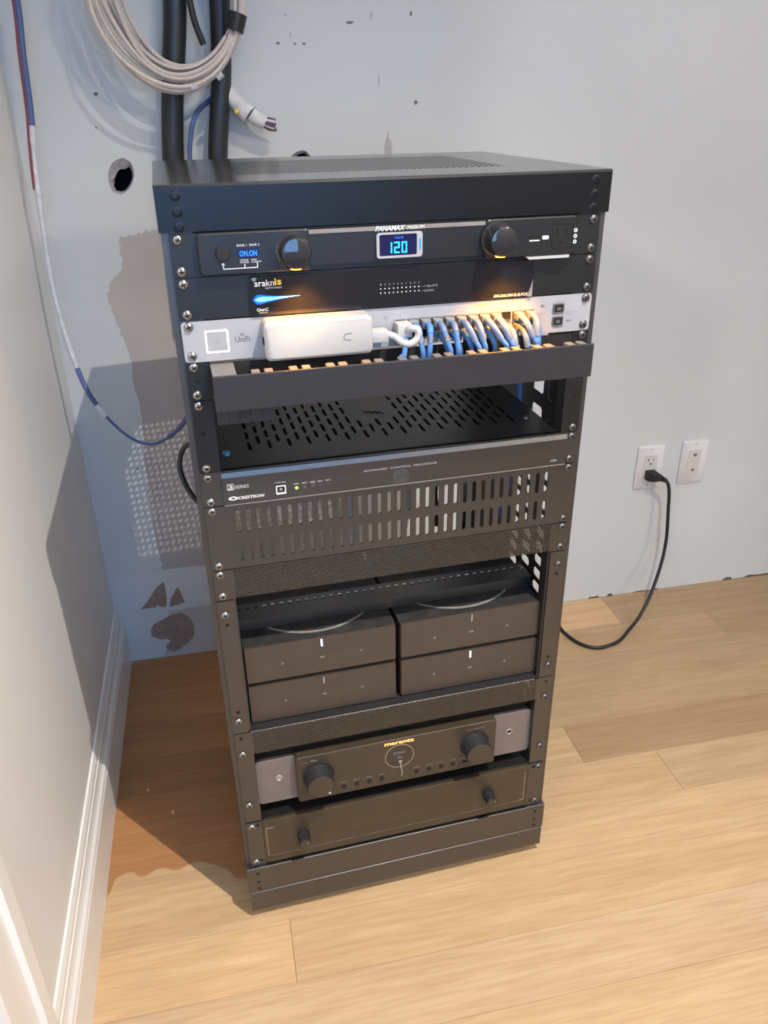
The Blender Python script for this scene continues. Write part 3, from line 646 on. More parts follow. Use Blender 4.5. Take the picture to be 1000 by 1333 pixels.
# -------- network switch with dark gloss front (unit 1)
def build_gloss_switch():
    D = device('network_switch', 'gloss black network switch with a blue light streak above the silver switch', 'network switch', 2)
    plate(D, 1, 2, M_DEV); chassis(D, 1.03, 1.97, 0.19)
    ear_screws(D, (1.143, 1.857))
    MB().prism(rrect(-0.1655, 0.1612, Z(1.99), Z(1.035), 0.0012, 2), -0.0055, -0.0025, bev=0.0006).build('gloss_panel', M_GLOSS, D)
    y = -0.0058
    text('arakn', -0.1595, -0.1385, 1.285, 1.135, M_INK, D, y, 'lettering', 0.0); text('is', -0.1380, -0.1305, 1.275, 1.115, M_INKY, D, y, 'lettering', 0.02)
    text('NETWORKS', -0.1480, -0.1305, 1.355, 1.315, M_INK, D, y)
    a = MB()
    for r in (0.0022, 0.0035, 0.0048):
        pts = [(-0.1592+r*math.cos(t), Z(1.19)+r*math.sin(t)) for t in [math.radians(q) for q in range(60, 131, 14)]]
        pi = [(-0.1592+(r-0.0005)*math.cos(t), Z(1.19)+(r-0.0005)*math.sin(t)) for t in [math.radians(q) for q in range(60, 131, 14)]]
        a.prism(pts + pi[::-1], y, y+0.0003)
    a.build('logo_waves', M_INK, D)
    def drop(x0, x1, h, uc, ut):
        up, dn = [], []
        for k in range(13):
            f = k/12; w = h*(math.sqrt(max(0, 1-(1-min(1, f/0.16))**2)) if f < 0.16 else (1-(f-0.16)/0.84)**1.5*0.93+0.07)
            x = x0+(x1-x0)*f; zc = Z(uc+(ut-uc)*f); up.append((x, zc+w)); dn.append((x, zc-w))
        return dn + up[::-1]
    st = MB().prism(drop(-0.1625, -0.118, 0.0050, 1.60, 1.57), -0.0059, -0.0054).build('status_glow', M_STREAK2, D)
    MB().prism(drop(-0.1603, -0.1115, 0.0024, 1.60, 1.556), -0.0062, -0.0056).build('status_light', M_STREAK, st)
    text('OvrC', -0.1590, -0.1465, 1.880, 1.800, M_INK, D, y, 'lettering', 0.02); text('REMOTE', -0.1570, -0.1480, 1.925, 1.900, M_INK, D, y)
    for c in range(10):
        x = -0.0210+c*0.0049
        text('123456789'[c] if c < 9 else '10', x-0.0006, x+0.0007, 1.455, 1.41, M_INKG, D, y, 'port_number')
    b = MB()
    for c in range(10):
        for u in (1.535, 1.640): b.lathe([(0.0007, 0), (0.0007, 0.0003), (0, 0.0003)], (-0.0210+c*0.0049, -0.0055, Z(u)), seg=8)
    o = b.build('indicator_dots', M_INK, D); o['kind'] = 'stuff'
    text('—1 Gbps/PoE', 0.0260, 0.0450, 1.575, 1.505, M_INKG, D, y); text('—Link/Act', 0.0260, 0.0410, 1.675, 1.610, M_INKG, D, y)
    text('AN-210-SW-R-8-POE', 0.1130, 0.1560, 1.955, 1.880, M_INK, D, y, shear=0.15)
    MB().prism([(0.1555, Z(1.985)), (0.1612, Z(1.985)), (0.1612, Z(1.55))], -0.0062, -0.0054).build('corner_flash', M_SILV2, D)
build_gloss_switch()

# -------- silver network switch with ports (unit 2)
PORTX = [0.0019+0.01434*i for i in range(12)]
def build_silver_switch():
    D = device('network_switch', 'silver network switch with lit square outline and a row of crowded blue cables', 'network switch', 3)
    plate(D, 2.02, 3.03, M_SILVER, -0.2407, 0.2405, r=0.004, y0=-0.003); chassis(D, 2.05, 3.0, 0.22)
    ear_screws(D, (2.143, 2.857), -0.003)
    y = -0.0032
    fr = MB(); fr.cell(rrect(-0.2170, -0.1918, Z(2.820), Z(2.260), 0.0015, 3), rrect(-0.2152, -0.1936, Z(2.780), Z(2.300), 0.001, 3), -0.0034, -0.0028)
    sq = fr.build('lit_square_outline', M_RING, D)
    MB().prism(rrect(-0.2150, -0.1938, Z(2.778), Z(2.302), 0.001, 3), -0.0033, -0.0028).build('touch_screen', mat('pale_screen', (0.36, 0.36, 0.37), 0.5), sq)
    MB().ring((-0.2042, Z(2.54)), 0.0014, 0.0020, -0.0035, -0.0030, 18).build('screen_logo', M_SILV2, sq)
    text('UniFi', -0.1850, -0.1690, 2.600, 2.460, M_INKD, D, y, 'lettering', 0.0)
    a = MB()
    for r in (0.0020, 0.0034):
        q = [math.radians(k) for k in range(40, 141, 20)]
        a.prism([(-0.1770+r*math.cos(t), Z(2.47)+r*math.sin(t)) for t in q] + [(-0.1770+(r-.0006)*math.cos(t), Z(2.47)+(r-.0006)*math.sin(t)) for t in q[::-1]], y, y+.0002)
    a.build('logo_waves', M_INKD, D)
    text('SWITCH', -0.1665, -0.1560, 2.570, 2.525, M_INKG, D, y)
    text('®', -0.0180, -0.0125, 2.33, 2.22, M_INKG, D, y, 'printed_symbol')
    for r_, (u0, u1) in enumerate(((2.345, 2.575), (2.625, 2.855))):
        for i, x in enumerate(PORTX):
            p = MB(); p.cell(rrect(x-0.0064, x+0.0064, Z(u1), Z(u0), 0.0005, 1), rrect(x-0.0056, x+0.0056, Z(u1-0.02), Z(u0+0.02), 0.0003, 1), -0.0040, -0.0030)
            po = p.build('ethernet_port', M_PORT, D)
            MB().box(x-0.0057, x+0.0057, -0.0034, -0.0029, Z(u1-0.018), Z(u0+0.018)).build('port_opening', M_HOLE, po)
    for i, x in enumerate(PORTX): text(str(2*i+1), x-0.001, x+0.001, 2.275, 2.225, M_INKG, D, y, 'port_number')
    text('®', 0.1745, 0.1800, 2.33, 2.24, M_INKD, D, y, 'printed_symbol'); text('10/100/1000\nSPEED\nLINK/ACT', 0.1720, 0.1810, 2.66, 2.46, M_INKG, D, y)
    for u0, u1 in ((2.245, 2.50), (2.590, 2.845)):
        p = MB(); p.cell(rrect(0.1910, 0.2052, Z(u1), Z(u0), 0.0006, 1), rrect(0.1926, 0.2038, Z(u1-0.03), Z(u0+0.03), 0.0004, 1), -0.0042, -0.0030); po = p.build('fibre_port', M_PORT, D)
        MB().box(0.1925, 0.2039, -0.0035, -0.0029, Z(u1-0.028), Z(u0+0.028)).build('port_opening', M_DARK, po); MB().box(0.1955, 0.2010, -0.0050, -0.0034, Z(u1-0.08), Z(u0+0.10)).build('latch', M_PORT, po)
    text('SFP1', 0.1955, 0.2005, 2.215, 2.175, M_INKG, D, y); text('SFP2', 0.1955, 0.2005, 2.910, 2.870, M_INKG, D, y)
    text('SFP: 1000\nLINK/ACT', 0.2085, 0.2185, 2.56, 2.46, M_INKG, D, y); text('■ RESET', 0.2095, 0.2170, 2.745, 2.70, M_INKD, D, y)
build_silver_switch()

def wthing(name, label, cat, base, group=None):  # thing in rack coordinates that is not rack mounted
    z = base
    o = empty(name, RM @ Matrix.Translation((0, 0, z)), label, cat, group); ZOFF[o.name] = z; return o

def build_adapter():
    D = wthing('power_adapter', 'white rounded plastic box mounted across the front of the silver switch', 'adapter', Z(2.985))
    b = MB(); pts = rrect(-0.1555, -0.0370, Z(2.985), Z(2.030), 0.006, 5); b.prism(pts, -0.0310, -0.0036, bev=0.003)
    o = b.build('case', M_WHITE, D, smooth=True)
    lg = MB(); t = [PI + PI*k/10 for k in range(11)]; cx, cz, R, q = -0.0660, Z(2.52), 0.0042, 0.0012
    # sideways U emblem
    outer = [(cx+0.0050, cz+R)] + [(cx+R*math.cos(a), cz+R*math.sin(a)) for a in [PI/2+PI*k/10 for k in range(11)]] + [(cx+0.0050, cz-R)]
    inner = [(cx+0.0050, cz+R-q)] + [(cx+(R-q)*math.cos(a), cz+(R-q)*math.sin(a)) for a in [PI/2+PI*k/10 for k in range(11)]] + [(cx+0.0050, cz-R+q)]
    for i in range(len(outer)-1):
        lg.prism([outer[i], outer[i+1], inner[i+1], inner[i]], -0.0312, -0.0308)
    lg.build('emblem', mat('emblem_grey', (0.22, 0.21, 0.21), 0.4), D)
    MB().box(-0.0372, -0.0175, -0.0250, -0.0080, Z(2.78), Z(2.47), bev=0.0015).build('plug_block', M_WHITE, D, smooth=True)
    MB().box(-0.1565, -0.1552, -0.022, -0.014, Z(2.62), Z(2.45)).build('side_socket', M_DARK, D)
build_adapter()
def build_white_cable():
    D = wthing('ethernet_cable', 'short thick white cable looping from the white box into the first port', 'cable', Z(2.9))
    MB().box(-0.0060, 0.0110, -0.0230, -0.0040, Z(2.72), Z(2.37), bev=0.0012).build('plug', M_WHITE, D, smooth=True)
    MB().tube([(-0.0180, -0.020, Z(2.60)), (-0.0100, -0.0235, Z(2.66)), (-0.002, -0.029, Z(2.80)), (0.007, -0.031, Z(2.82)), (0.0150, -0.030, Z(2.68)), (0.0150, -0.029, Z(2.50)), (0.0080, -0.027, Z(2.46)), (0.0045, -0.020, Z(2.55))], 0.0042, 10, 6).build('cable', M_WHITE, D, smooth=True)
build_white_cable()

CABLE_WORDS = ['first blue patch cable beside the thick white cable', 'blue patch cable with black printed tag, nearer the white cable', 'blue patch cable with black printed tag, second of the tagged pair',
 'greyish blue cable with dark label sleeve leaning right', 'wide straight blue patch cable left of the amber glow', 'blue patch cable slanting right into the duct gap', 'blue patch cable hanging straight at the middle of the row',
 'amber lit patch cable slanting long to the right', 'amber lit patch cable crossing behind the long slanted one', 'amber lit cable dropping straight from the lower port row', 'short pale cable slanting right near the row end',
 'long pale blue cable slanting toward the last duct gap', 'last blue cable with round tag beside the fibre ports']
def build_patch_cables():
    specs = [(0, 1, -0.0065, 0.0), (1, 0, 0.0200, 0), (2, 0, 0.0275, 0), (3, 0, 0.0530, 0), (4, 0, 0.0620, 0), (5, 0, 0.0880, 0), (6, 0, 0.0950, 0), (7, 0, 0.1215, 0), (8, 0, 0.1290, 0), (9, 1, 0.1345, 0), (10, 1, 0.1500, 0), (10, 0, 0.1585, 0), (11, 0, 0.1610, 0)]
    specs[0] = (0, 1, -0.0050, 0)
    for k, (pi, row, xe, _) in enumerate(specs):
        D = wthing('patch_cable', CABLE_WORDS[k], 'cable', Z(3.15), 'blue patch cables in the silver switch')
        x = PORTX[pi]; uc = 2.46 if row == 0 else 2.74
        MB().box(x-0.0050, x+0.0050, -0.0150, -0.0036, Z(uc+0.095), Z(uc-0.095), bev=0.0008).build('plug', M_PLUG, D)
        body = [(x, -0.0140, Z(uc)), (x+0.0008, -0.0230, Z(uc+0.02)), (x+(xe-x)*0.25, -0.0300, Z(uc+0.16)), (x+(xe-x)*0.62, -0.0330, Z(uc+0.42)), (xe, -0.0340, Z(3.10)), (xe+(xe-x)*0.1, -0.0300, Z(3.45)), (xe+(xe-x)*0.1, -0.025, Z(3.7))]
        MB().tube(body, 0.0031, 9, 5).build('cable_jacket', M_CABLEB, D, smooth=True)
        MB().tube(body[:3] if k < 5 else body[:4], 0.0038, 9, 4).build('strain_relief', M_CABLEB if k < 3 else mat('pale_boot', (0.12, 0.18, 0.31), 0.45, var=0.1), D, smooth=True)
        if k in (1, 2, 3, 12):
            c = [Vector(body[2])*0.75+Vector(body[3])*0.25, Vector(body[2])*0.25+Vector(body[3])*0.75]
            MB().tube(c, 0.0036, 9, 1).build('label_sleeve', mat('printed_sleeve', (0.20, 0.20, 0.22), 0.5, var=0.9, nscale=420), D, smooth=True)
    # lower row plugs without a cable of their own in view
    for pi, col in ((6, M_CABLEB), (7, M_CABLEB), (8, M_CABLEB), (4, M_CABLEB), (5, M_CABLEB), (3, M_CABLEB)):
        D = wthing('patch_cable', {3: 'short cable in the lower port behind the label sleeve', 4: 'short cable in the lower port behind the wide straight one', 5: 'short cable in the lower port under the slanting one', 6: 'short cable in the lower port at the row middle', 7: 'short amber lit cable in a lower port left of the crossing pair', 8: 'short amber lit cable in a lower port behind the crossing pair'}[pi], 'cable', Z(3.15), 'blue patch cables in the silver switch')
        x = PORTX[pi]; MB().box(x-0.0050, x+0.0050, -0.0150, -0.0036, Z(2.835), Z(2.645), bev=0.0008).build('plug', M_PLUG, D)
        MB().tube([(x, -0.014, Z(2.74)), (x+0.001, -0.021, Z(2.76)), (x+0.004, -0.026, Z(2.90)), (x+0.008, -0.026, Z(3.15)), (x+0.009, -0.022, Z(3.6))], 0.0031, 8, 5).build('cable_jacket', M_CABLEB, D, smooth=True)
build_patch_cables()

# -------- finger duct (unit 3)
def build_duct():
    D = device('cable_duct', 'horizontal cable duct with wide dark cover and grey fingers under the silver switch', 'cable duct', 4)
    for a, b in ((-0.2413, -0.2140), (0.2195, 0.2413)): MB().prism(rrect(a, b, Z(3.995), Z(3.04), 0.002, 3), -0.0025, 0).build('mounting_ear', M_DEV, D)
    MB().box(-0.2140, 0.2195, -0.0020, 0.0, Z(3.90), Z(3.10)).build('back_panel', M_DARK, D)
    for u in (3.143, 3.857): screw(D, -HX, u); screw(D, HX, u)
    inst(D, BOLTHOLE, 'bolt_hole', -HX+0.002, -0.0026, Z(3.5))
    MB().box(-0.2160, 0.2200, -0.0585, -0.0555, Z(3.935), Z(3.045), bev=0.0012).build('cover', M_COVER, D)
    MB().box(-0.2150, -0.1900, -0.0550, -0.0020, Z(3.14), Z(3.10)).build('end_tab', M_FINGER, D)
    x = -0.1740
    while x < 0.20:
        for d in (0.0, 0.0140):
            f = MB(); f.mi = 1; f.box(x+d+0.0018, x+d+0.0062, -0.0440, -0.0020, Z(3.42), Z(3.36)); f.mi = 0; f.box(x+d-0.0006, x+d+0.0086, -0.0552, -0.0400, Z(3.30), Z(3.06), bev=0.001); f.build('finger', [M_FINGER, M_DARK], D)  # shaft coloured black for the shade it sits in; tip keeps the grey plastic
        x += 0.0405
    MB().box(-0.2150, 0.2180, -0.0555, -0.0020, Z(3.92), Z(3.88)).build('floor_tray', M_FINGER, D)
    # lower fingers hanging at the left
    for k in range(5):
        xa = -0.2145+k*0.0125; MB().box(xa, xa+0.0121, -0.0280, -0.0255, Z(4.50), Z(3.92)).build('lower_finger', M_COVER, D)
build_duct()

# -------- vented shelf (units 4-6)
def build_vented_shelf():
    D = device('rack_shelf', 'empty black vented shelf with slanting rows of slots above the control processor', 'shelf', 6)
    for s in (-1, 1):
        a, b = sorted((s*0.2172, s*0.2413)); MB().prism(rrect(a, b, Z(5.995), Z(4.02), 0.002, 3), -0.0025, 0).build('mounting_ear', M_DEV, D)
        a, b = sorted((s*0.2172, s*0.2190)); MB().box(a, b, 0.0, 0.03, Z(5.99), Z(4.05)).build('side_flange', M_DEV, D)
        for u in (4.143, 5.857): screw(D, s*HX, u)
        inst(D, BOLTHOLE, 'bolt_hole', s*(HX-0.001), -0.0026, Z(4.9))
    zt = Z(5.995); zb = zt-0.0012; y0, y1 = 0.008, 0.270; x0, x1 = -0.2165, 0.2165
    P = MB(); pw = 0.01258; xs = -0.1762-pw/2; n = 29; sw = 0.0021; L = 0.0375
    P.box(x0, xs, y0, y1, zb, zt); P.box(xs+n*pw, x1, y0, y1, zb, zt)
    for c in range(n):
        xa = xs+c*pw; xb = xa+pw; xc = (xa+xb)/2; ys = 0.0525 if c % 2 == 0 else 0.0712
        st = ys-(L-0.0265)/2; k = 6 if abs(xc) > 0.03 else (2 if c % 2 == 0 else 1)
        P.box(xa, xb, y0, st, zb, zt)
        for r in range(k):
            ya = st+r*L; yb = ya+L; h0 = ya+(L-0.0265)/2; h1 = h0+0.0265; q = 0.0012
            inn = [(xc-sw+q, h0), (xc+sw-q, h0), (xc+sw, h0+q), (xc+sw, h1-q), (xc+sw-q, h1), (xc-sw+q, h1), (xc-sw, h1-q), (xc-sw, h0+q)]
            out = [(xc-sw+q, ya), (xc+sw-q, ya), (xb, ya), (xb, yb), (xc+sw-q, yb), (xc-sw+q, yb), (xa, yb), (xa, ya)]
            P.cell(out, inn, zt, zb, 'xy')
        P.box(xa, xb, st+k*L, y1, zb, zt)
    tr = P.build('slotted_tray', M_DEV, D)
    # embossed wave emblem
    for k in range(3):
        xa = -0.004+k*0.007
        MB().tube([(xa-0.006, 0.150-k*0.003, zt+0.0003), (xa-0.002, 0.141-k*0.003, zt+0.0003), (xa+0.001, 0.147-k*0.003, zt+0.0003), (xa+0.005, 0.137-k*0.003, zt+0.0003)], 0.0007, 6, 4).build('embossed_wave', M_DARK, tr)
    MB().box(-0.2165, 0.2165, 0.006, 0.008, Z(6.03), zt).build('front_lip', M_DEV, D)
    b = MB(); b.lathe([(0.0035, 0), (0.0035, 0.001), (0.002, 0.003), (0, 0.003)], (-0.2060, 0.045, zt), (0, 0, 1), 12); b.box(-0.2105, -0.2020, 0.047, 0.053, zt, zt+0.003); b.build('blue_tab', M_BRIGHTBLUE, D)
    MB().lathe([(0.0045, 0), (0.0040, 0.002), (0, 0.003)], (0.1960, 0.060, zt), (0, 0, 1), 14).build('tray_screw', M_SCREWD, D, smooth=True)
build_vented_shelf()

# -------- control processor (unit 6)
def build_control_processor():
    D = device('control_processor', 'black control processor with white printed lettering and one green light', 'control processor', 7)
    plate(D, 6, 7, M_SATIN); chassis(D, 6.08, 6.96, 0.22)
    ear_screws(D, (6.143, 6.857))
    f = MB(); f.prismx([(-0.0025, Z(6.975)), (-0.0025, Z(6.04)), (-0.0042, Z(6.045)), (-0.0065, Z(6.17)), (-0.0065, Z(6.955)), (-0.0060, Z(6.975))], -0.2172, 0.2255); f.build('front_panel', M_SATIN, D)
    MB().box(-0.2172, 0.2255, -0.0068, -0.0058, Z(6.985), Z(6.965)).build('lower_edge', M_SILV2, D)
    y = -0.0068
    fr = MB(); fr.cell(rrect(-0.2120, -0.2040, Z(6.53), Z(6.345), 0.001, 3), rrect(-0.2113, -0.2047, Z(6.515), Z(6.36), 0.0008, 3), y, y+.0003); fr.build('logo_box', M_INK, D)
    text('3', -0.2105, -0.2055, 6.50, 6.375, M_INK, D, y, 'lettering', 0.03); text('SERIES', -0.2030, -0.1865, 6.50, 6.405, M_INK, D, y)
    lg = MB(); lg.prism([(-0.2120, Z(6.80)), (-0.2070, Z(6.84)), (-0.2020, Z(6.82)), (-0.2000, Z(6.77)), (-0.2050, Z(6.72)), (-0.2105, Z(6.735))], y, y+.0003); lg.build('logo_ring', M_INK, D)
    MB().prism(rrect(-0.2085, -0.2038, Z(6.80), Z(6.755), 0.0008, 2), y-.0002, y).build('logo_centre', M_SATIN, D)
    text('CRESTRON', -0.2005, -0.1690, 6.83, 6.74, M_INK, D, y, 'lettering', 0.03, shear=0.2)
    text('COMPUTER', -0.1565, -0.1420, 6.49, 6.45, M_INK, D, y)
    fr = MB(); fr.cell(rrect(-0.1550, -0.1430, Z(6.805), Z(6.54), 0.0006, 2), rrect(-0.1535, -0.1445, Z(6.765), Z(6.58), 0.0008, 2), -0.0085, -0.0062); up = fr.build('usb_port', M_IVORY, D)
    MB().box(-0.1536, -0.1444, -0.0068, -0.0063, Z(6.767), Z(6.578)).build('port_opening', M_HOLE, up); MB().box(-0.1508, -0.1472, -0.0084, -0.0066, Z(6.70), Z(6.63)).build('port_tongue', M_SILV2, up)
    for i, (x, s, m) in enumerate(((-0.1298, 'PWR', M_GREEN), (-0.1198, 'NET', M_OFFLED), (-0.1100, 'MSG', M_OFFLED), (-0.1005, 'HW-R', M_OFFLED), (-0.0910, 'SW-R', M_OFFLED))):
        text(s, x-0.0030, x+0.0030, 6.590, 6.550, M_INK, D, y)
        MB().lathe([(0.0020 if i < 3 else 0.0010, 0), (0.0017 if i < 3 else 0.0010, 0.0010), (0, 0.0014)], (x, -0.0064, Z(6.69)), seg=12).build('indicator_light', m, D, smooth=True)
    text('ADVANCED  CONTROL  PROCESSOR', -0.0470, 0.0480, 6.46, 6.405, M_INK, D, y, shear=0.2); text('CP3', 0.2040, 0.2125, 6.845, 6.79, M_INK, D, y)
    MB().lathe([(0.0115, 0), (0.0110, 0.0002), (0, 0.0002)], (0.0010, -0.0064, Z(6.73)), seg=24).build('sticker_residue', mat('residue', (0.05, 0.047, 0.043), 0.7, var=0.4, nscale=120), D)
build_control_processor()

# -------- slotted vent panel (units 7-9)
def build_slotted_panel():
    D = device('vent_panel', 'black vent panel pierced by two rows of upright slots', 'vent panel', 9)
    n = 33; xs = -0.2094; pw = 0.01268; w = 0.0026
    P = MB(); P.box(-0.2413, xs, -0.0025, 0, Z(8.99), Z(7.02)); P.box(xs+n*pw, 0.2413, -0.0025, 0, Z(8.99), Z(7.02))
    P.box(xs, xs+n*pw, -0.0025, 0, Z(8.99), Z(8.97)); 
    for r, (ua, ub, s0, s1) in enumerate(((7.02, 8.00, 7.205, 7.875), (8.00, 8.97, 8.150, 8.780))):
        for c in range(n):
            xa = xs+c*pw; xb = xa+pw; xc = (xa+xb)/2; za, zb = Z(ub), Z(ua); ha, hb = Z(s1), Z(s0)
            inn = [(xc, ha), (xc+w*.75, ha+w*.35), (xc+w, ha+w), (xc+w, hb-w), (xc+w*.75, hb-w*.35), (xc, hb), (xc-w*.75, hb-w*.35), (xc-w, hb-w), (xc-w, ha+w), (xc-w*.75, ha+w*.35)]
            zc = (za+zb)/2
            out = [(xc, za), (xb, za), (xb, ha+w), (xb, hb-w), (xb, zb), (xc, zb), (xa, zb), (xa, hb-w), (xa, ha+w), (xa, za)]
            P.cell(out, inn, -0.0025, 0.0)
    P.build('slotted_sheet', M_SATIN, D)
    ear_screws(D, (7.143, 8.857))
build_slotted_panel()
def build_mesh_panel():
    D = device('vent_panel', 'narrow fine mesh vent panel directly below the slotted vent panel', 'vent panel', 10)
    for s in (-1, 1):
        a, b = sorted((s*0.2172, s*0.2413)); MB().prism(rrect(a, b, Z(9.995), Z(9.02), 0.0015, 3), -0.0025, 0).build('mounting_ear', M_SATIN, D)
    hexmesh_strip(-0.2172, 0.2172, 9.05, 9.97, 0.0034, 0.00115, -0.0025, 'fine_mesh', M_SATIN, D)['kind'] = 'stuff'
    b = MB(); b.box(-0.2172, 0.2172, -0.0025, 0.012, Z(9.05), Z(9.03)); b.build('top_flange', M_SATIN, D)
    ear_screws(D, (9.143, 9.857))
build_mesh_panel()

# -------- shelf with four streaming amplifiers (units 10-15)
def build_amp_shelf():
    D = device('rack_shelf', 'black shelf with long ears carrying the four stacked small amplifiers', 'shelf', 15)
    for s in (-1, 1):
        a, b = sorted((s*0.2195, s*0.2413)); MB().prism(rrect(a, b, Z(14.99), Z(10.03), 0.002, 3), -0.0025, 0).build('mounting_ear', M_SATIN, D)
        a, b = sorted((s*0.2195, s*0.2207)); MB().box(a, b, 0.0, 0.025, Z(14.98), Z(10.05)).build('side_flange', M_SATIN, D)
        for u in (10.5, 14.5): screw(D, s*HX, u)
        for u in (10.857, 14.143): inst(D, BOLTHOLE, 'bolt_hole', s*(HX-0.001), -0.0026, Z(u))
    MB().box(-0.2195, 0.2195, -0.0015, 0.30, Z(15.02), Z(14.985)).build('tray', M_DARK, D)
    b = MB(); b.box(-0.2195, 0.2195, 0.0505, 0.053, Z(11.98), Z(11.62)); b.build('tie_bar_lip', M_SATIN, D)
    t = MB(); n = 36; pw = 0.438/n
    for c in range(n):
        xa = -0.219+c*pw; xb = xa+pw; xc = (xa+xb)/2; ya, yb = 0.053, 0.092
        inn = [(xc-0.0022, 0.076), (xc+0.0022, 0.076), (xc+0.0030, 0.0775), (xc+0.0030, 0.0805), (xc+0.0022, 0.082), (xc-0.0022, 0.082), (xc-0.0030, 0.0805), (xc-0.0030, 0.0775)]
        out = [(xc-.0022, ya), (xc+.0022, ya), (xb, ya), (xb, yb), (xc+.0022, yb), (xc-.0022, yb), (xa, yb), (xa, ya)]
        t.cell(out, inn, Z(11.62), Z(11.645), 'xy')
    t.build('tie_bar', M_SATIN, D)
    g = MB()
    for c in range(3, n): g.box(-0.219+(c+.5)*pw-0.0026, -0.219+(c+.5)*pw+0.0026, 0.0812, 0.0822, Z(11.645), Z(11.60))
    g.build('slot_glints', M_SILV2, D)['kind'] = 'stuff'  # silver bars stand in for light showing through the tie bar slots
build_amp_shelf()
def build_amps():
    kinds = [(-0.2145, 12.07, 'upper left small amplifier with bright front light and dust arc on top', True),
             (-0.2145, 13.535, 'lower left small amplifier with unlit front mark', False),
             (0.0050, 12.07, 'upper right small amplifier with unlit mark and dust arc on top', False),
             (0.0050, 13.535, 'lower right small amplifier with bright front light near its top edge', True)]
    for x0, ut, lab, lit in kinds:
        ub = ut+1.43; w = 0.2125; upper = ut < 13; fo = 0.14 if upper else 0.035
        D = device('streaming_amplifier', lab, 'amplifier', ub, 'four small amplifiers on one shelf')
        b = MB(); b.prismz([(p[0], p[1]) for p in rrect(x0, x0+w, 0.012, 0.226, 0.004, 3)], Z(ub-fo), Z(ut)); bd = b.build('case', M_AMP, D)
        MB().prism(rrect(x0+0.0008, x0+w-0.0008, Z(ub-fo), Z(ut+0.004), 0.0008, 2), 0.0106, 0.0125).build('front_panel', M_AMP, D)
        MB().prismz(rrect(x0+0.004, x0+w-0.004, 0.017, 0.21, 0.004, 3), Z(ub)+0.0006, Z(ub-fo-0.002)).build('foot_and_gap_shade', M_DARK, D)  # feet as one wide dark slab, which also paints the shade in the gap
        # round top with raised disc
        cx, cy = x0+w/2, 0.125
        if upper:
            MB().prismz(rrect(x0+0.001, x0+w-0.001, 0.014, 0.225, 0.004, 3), Z(ut)-0.0001, Z(ut)+0.0005).build('top_plate', M_DUST, D)
            arc = []; r0, r1 = 0.1000, 0.0955
            qs = [math.radians(q) for q in range(215, 326, 6)]
            a = MB()
            for q0, q1 in zip(qs, qs[1:]):
                f0 = math.sin((q0-qs[0])/(qs[-1]-qs[0])*PI)**.5; f1 = math.sin((q1-qs[0])/(qs[-1]-qs[0])*PI+1e-9)**.5 if q1 < qs[-1] else 0
                a.prismz([(cx+r0*math.cos(q0), cy+r0*math.sin(q0)), (cx+r0*math.cos(q1), cy+r0*math.sin(q1)), (cx+(r0-(r0-r1)*f1-.0003)*math.cos(q1), cy+(r0-(r0-r1)*f1-.0003)*math.sin(q1)), (cx+(r0-(r0-r1)*f0-.0003)*math.cos(q0), cy+(r0-(r0-r1)*f0-.0003)*math.sin(q0))], Z(ut)+.0004, Z(ut)+.0008)
            a.build('dust_arc', mat('dust', (0.20, 0.185, 0.165) if x0 < 0 else (0.085, 0.078, 0.070), 0.8, var=0.2, nscale=150), D)
        xm = cx; y = 0.0103
        MB().box(xm-0.0010, xm+0.0010, y-0.0004, y+0.0006, Z(ut+0.30), Z(ut+0.05)).build('status_light', M_WLED if lit else M_GLYPH, D)
        if lit: pass
        for dx, s in ((-0.0556, 'II'), (0, 'play'), (0.0556, 'II')):
            g = MB(); zc = Z(ut+0.72)
            if s == 'II':
                g.box(xm+dx-0.0014, xm+dx-0.0006, y, y+.0004, zc-.0016, zc+.0016); g.box(xm+dx+0.0004, xm+dx+0.0012, y, y+.0004, zc-.0016, zc+.0016)
            else:
                g.prism([(xm-.0026, zc-.0017), (xm+.0002, zc), (xm-.0026, zc+.0017)], y, y+.0004); g.box(xm+.0006, xm+.0013, y, y+.0004, zc-.0016, zc+.0016); g.box(xm+.0019, xm+.0026, y, y+.0004, zc-.0016, zc+.0016)
            g.build('touch_symbol', M_GLYPH, D)
build_amps()

# -------- shelf with the receiver (units 15-19)
def build_receiver_shelf():
    D = device('rack_shelf', 'black shelf with fine mesh front strip and ears around the receiver', 'shelf', 19)
    for s in (-1, 1):
        a, b = sorted((s*0.2172, s*0.2413)); MB().prism(rrect(a, b, Z(18.93), Z(15.02), 0.002, 3), -0.0025, 0).build('mounting_ear', M_SATIN, D)
        a, b = sorted((s*0.2172, s*0.2188)); MB().box(a, b, 0.0, 0.03, Z(18.92), Z(16.0)).build('side_flange', M_SATIN, D)
        for u in (15.88, 18.143): screw(D, s*HX, u)
        inst(D, BOLTHOLE, 'bolt_hole', s*(HX-0.0), -0.0026, Z(15.22))
    hexmesh_strip(-0.2172, 0.2172, 15.05, 15.95, 0.0034, 0.00115, -0.0025, 'fine_mesh', M_SATIN, D)['kind'] = 'stuff'
    MB().box(-0.2172, 0.2172, 0.002, 0.30, Z(18.97), Z(18.93)).build('tray', M_SATIN, D)
build_receiver_shelf()
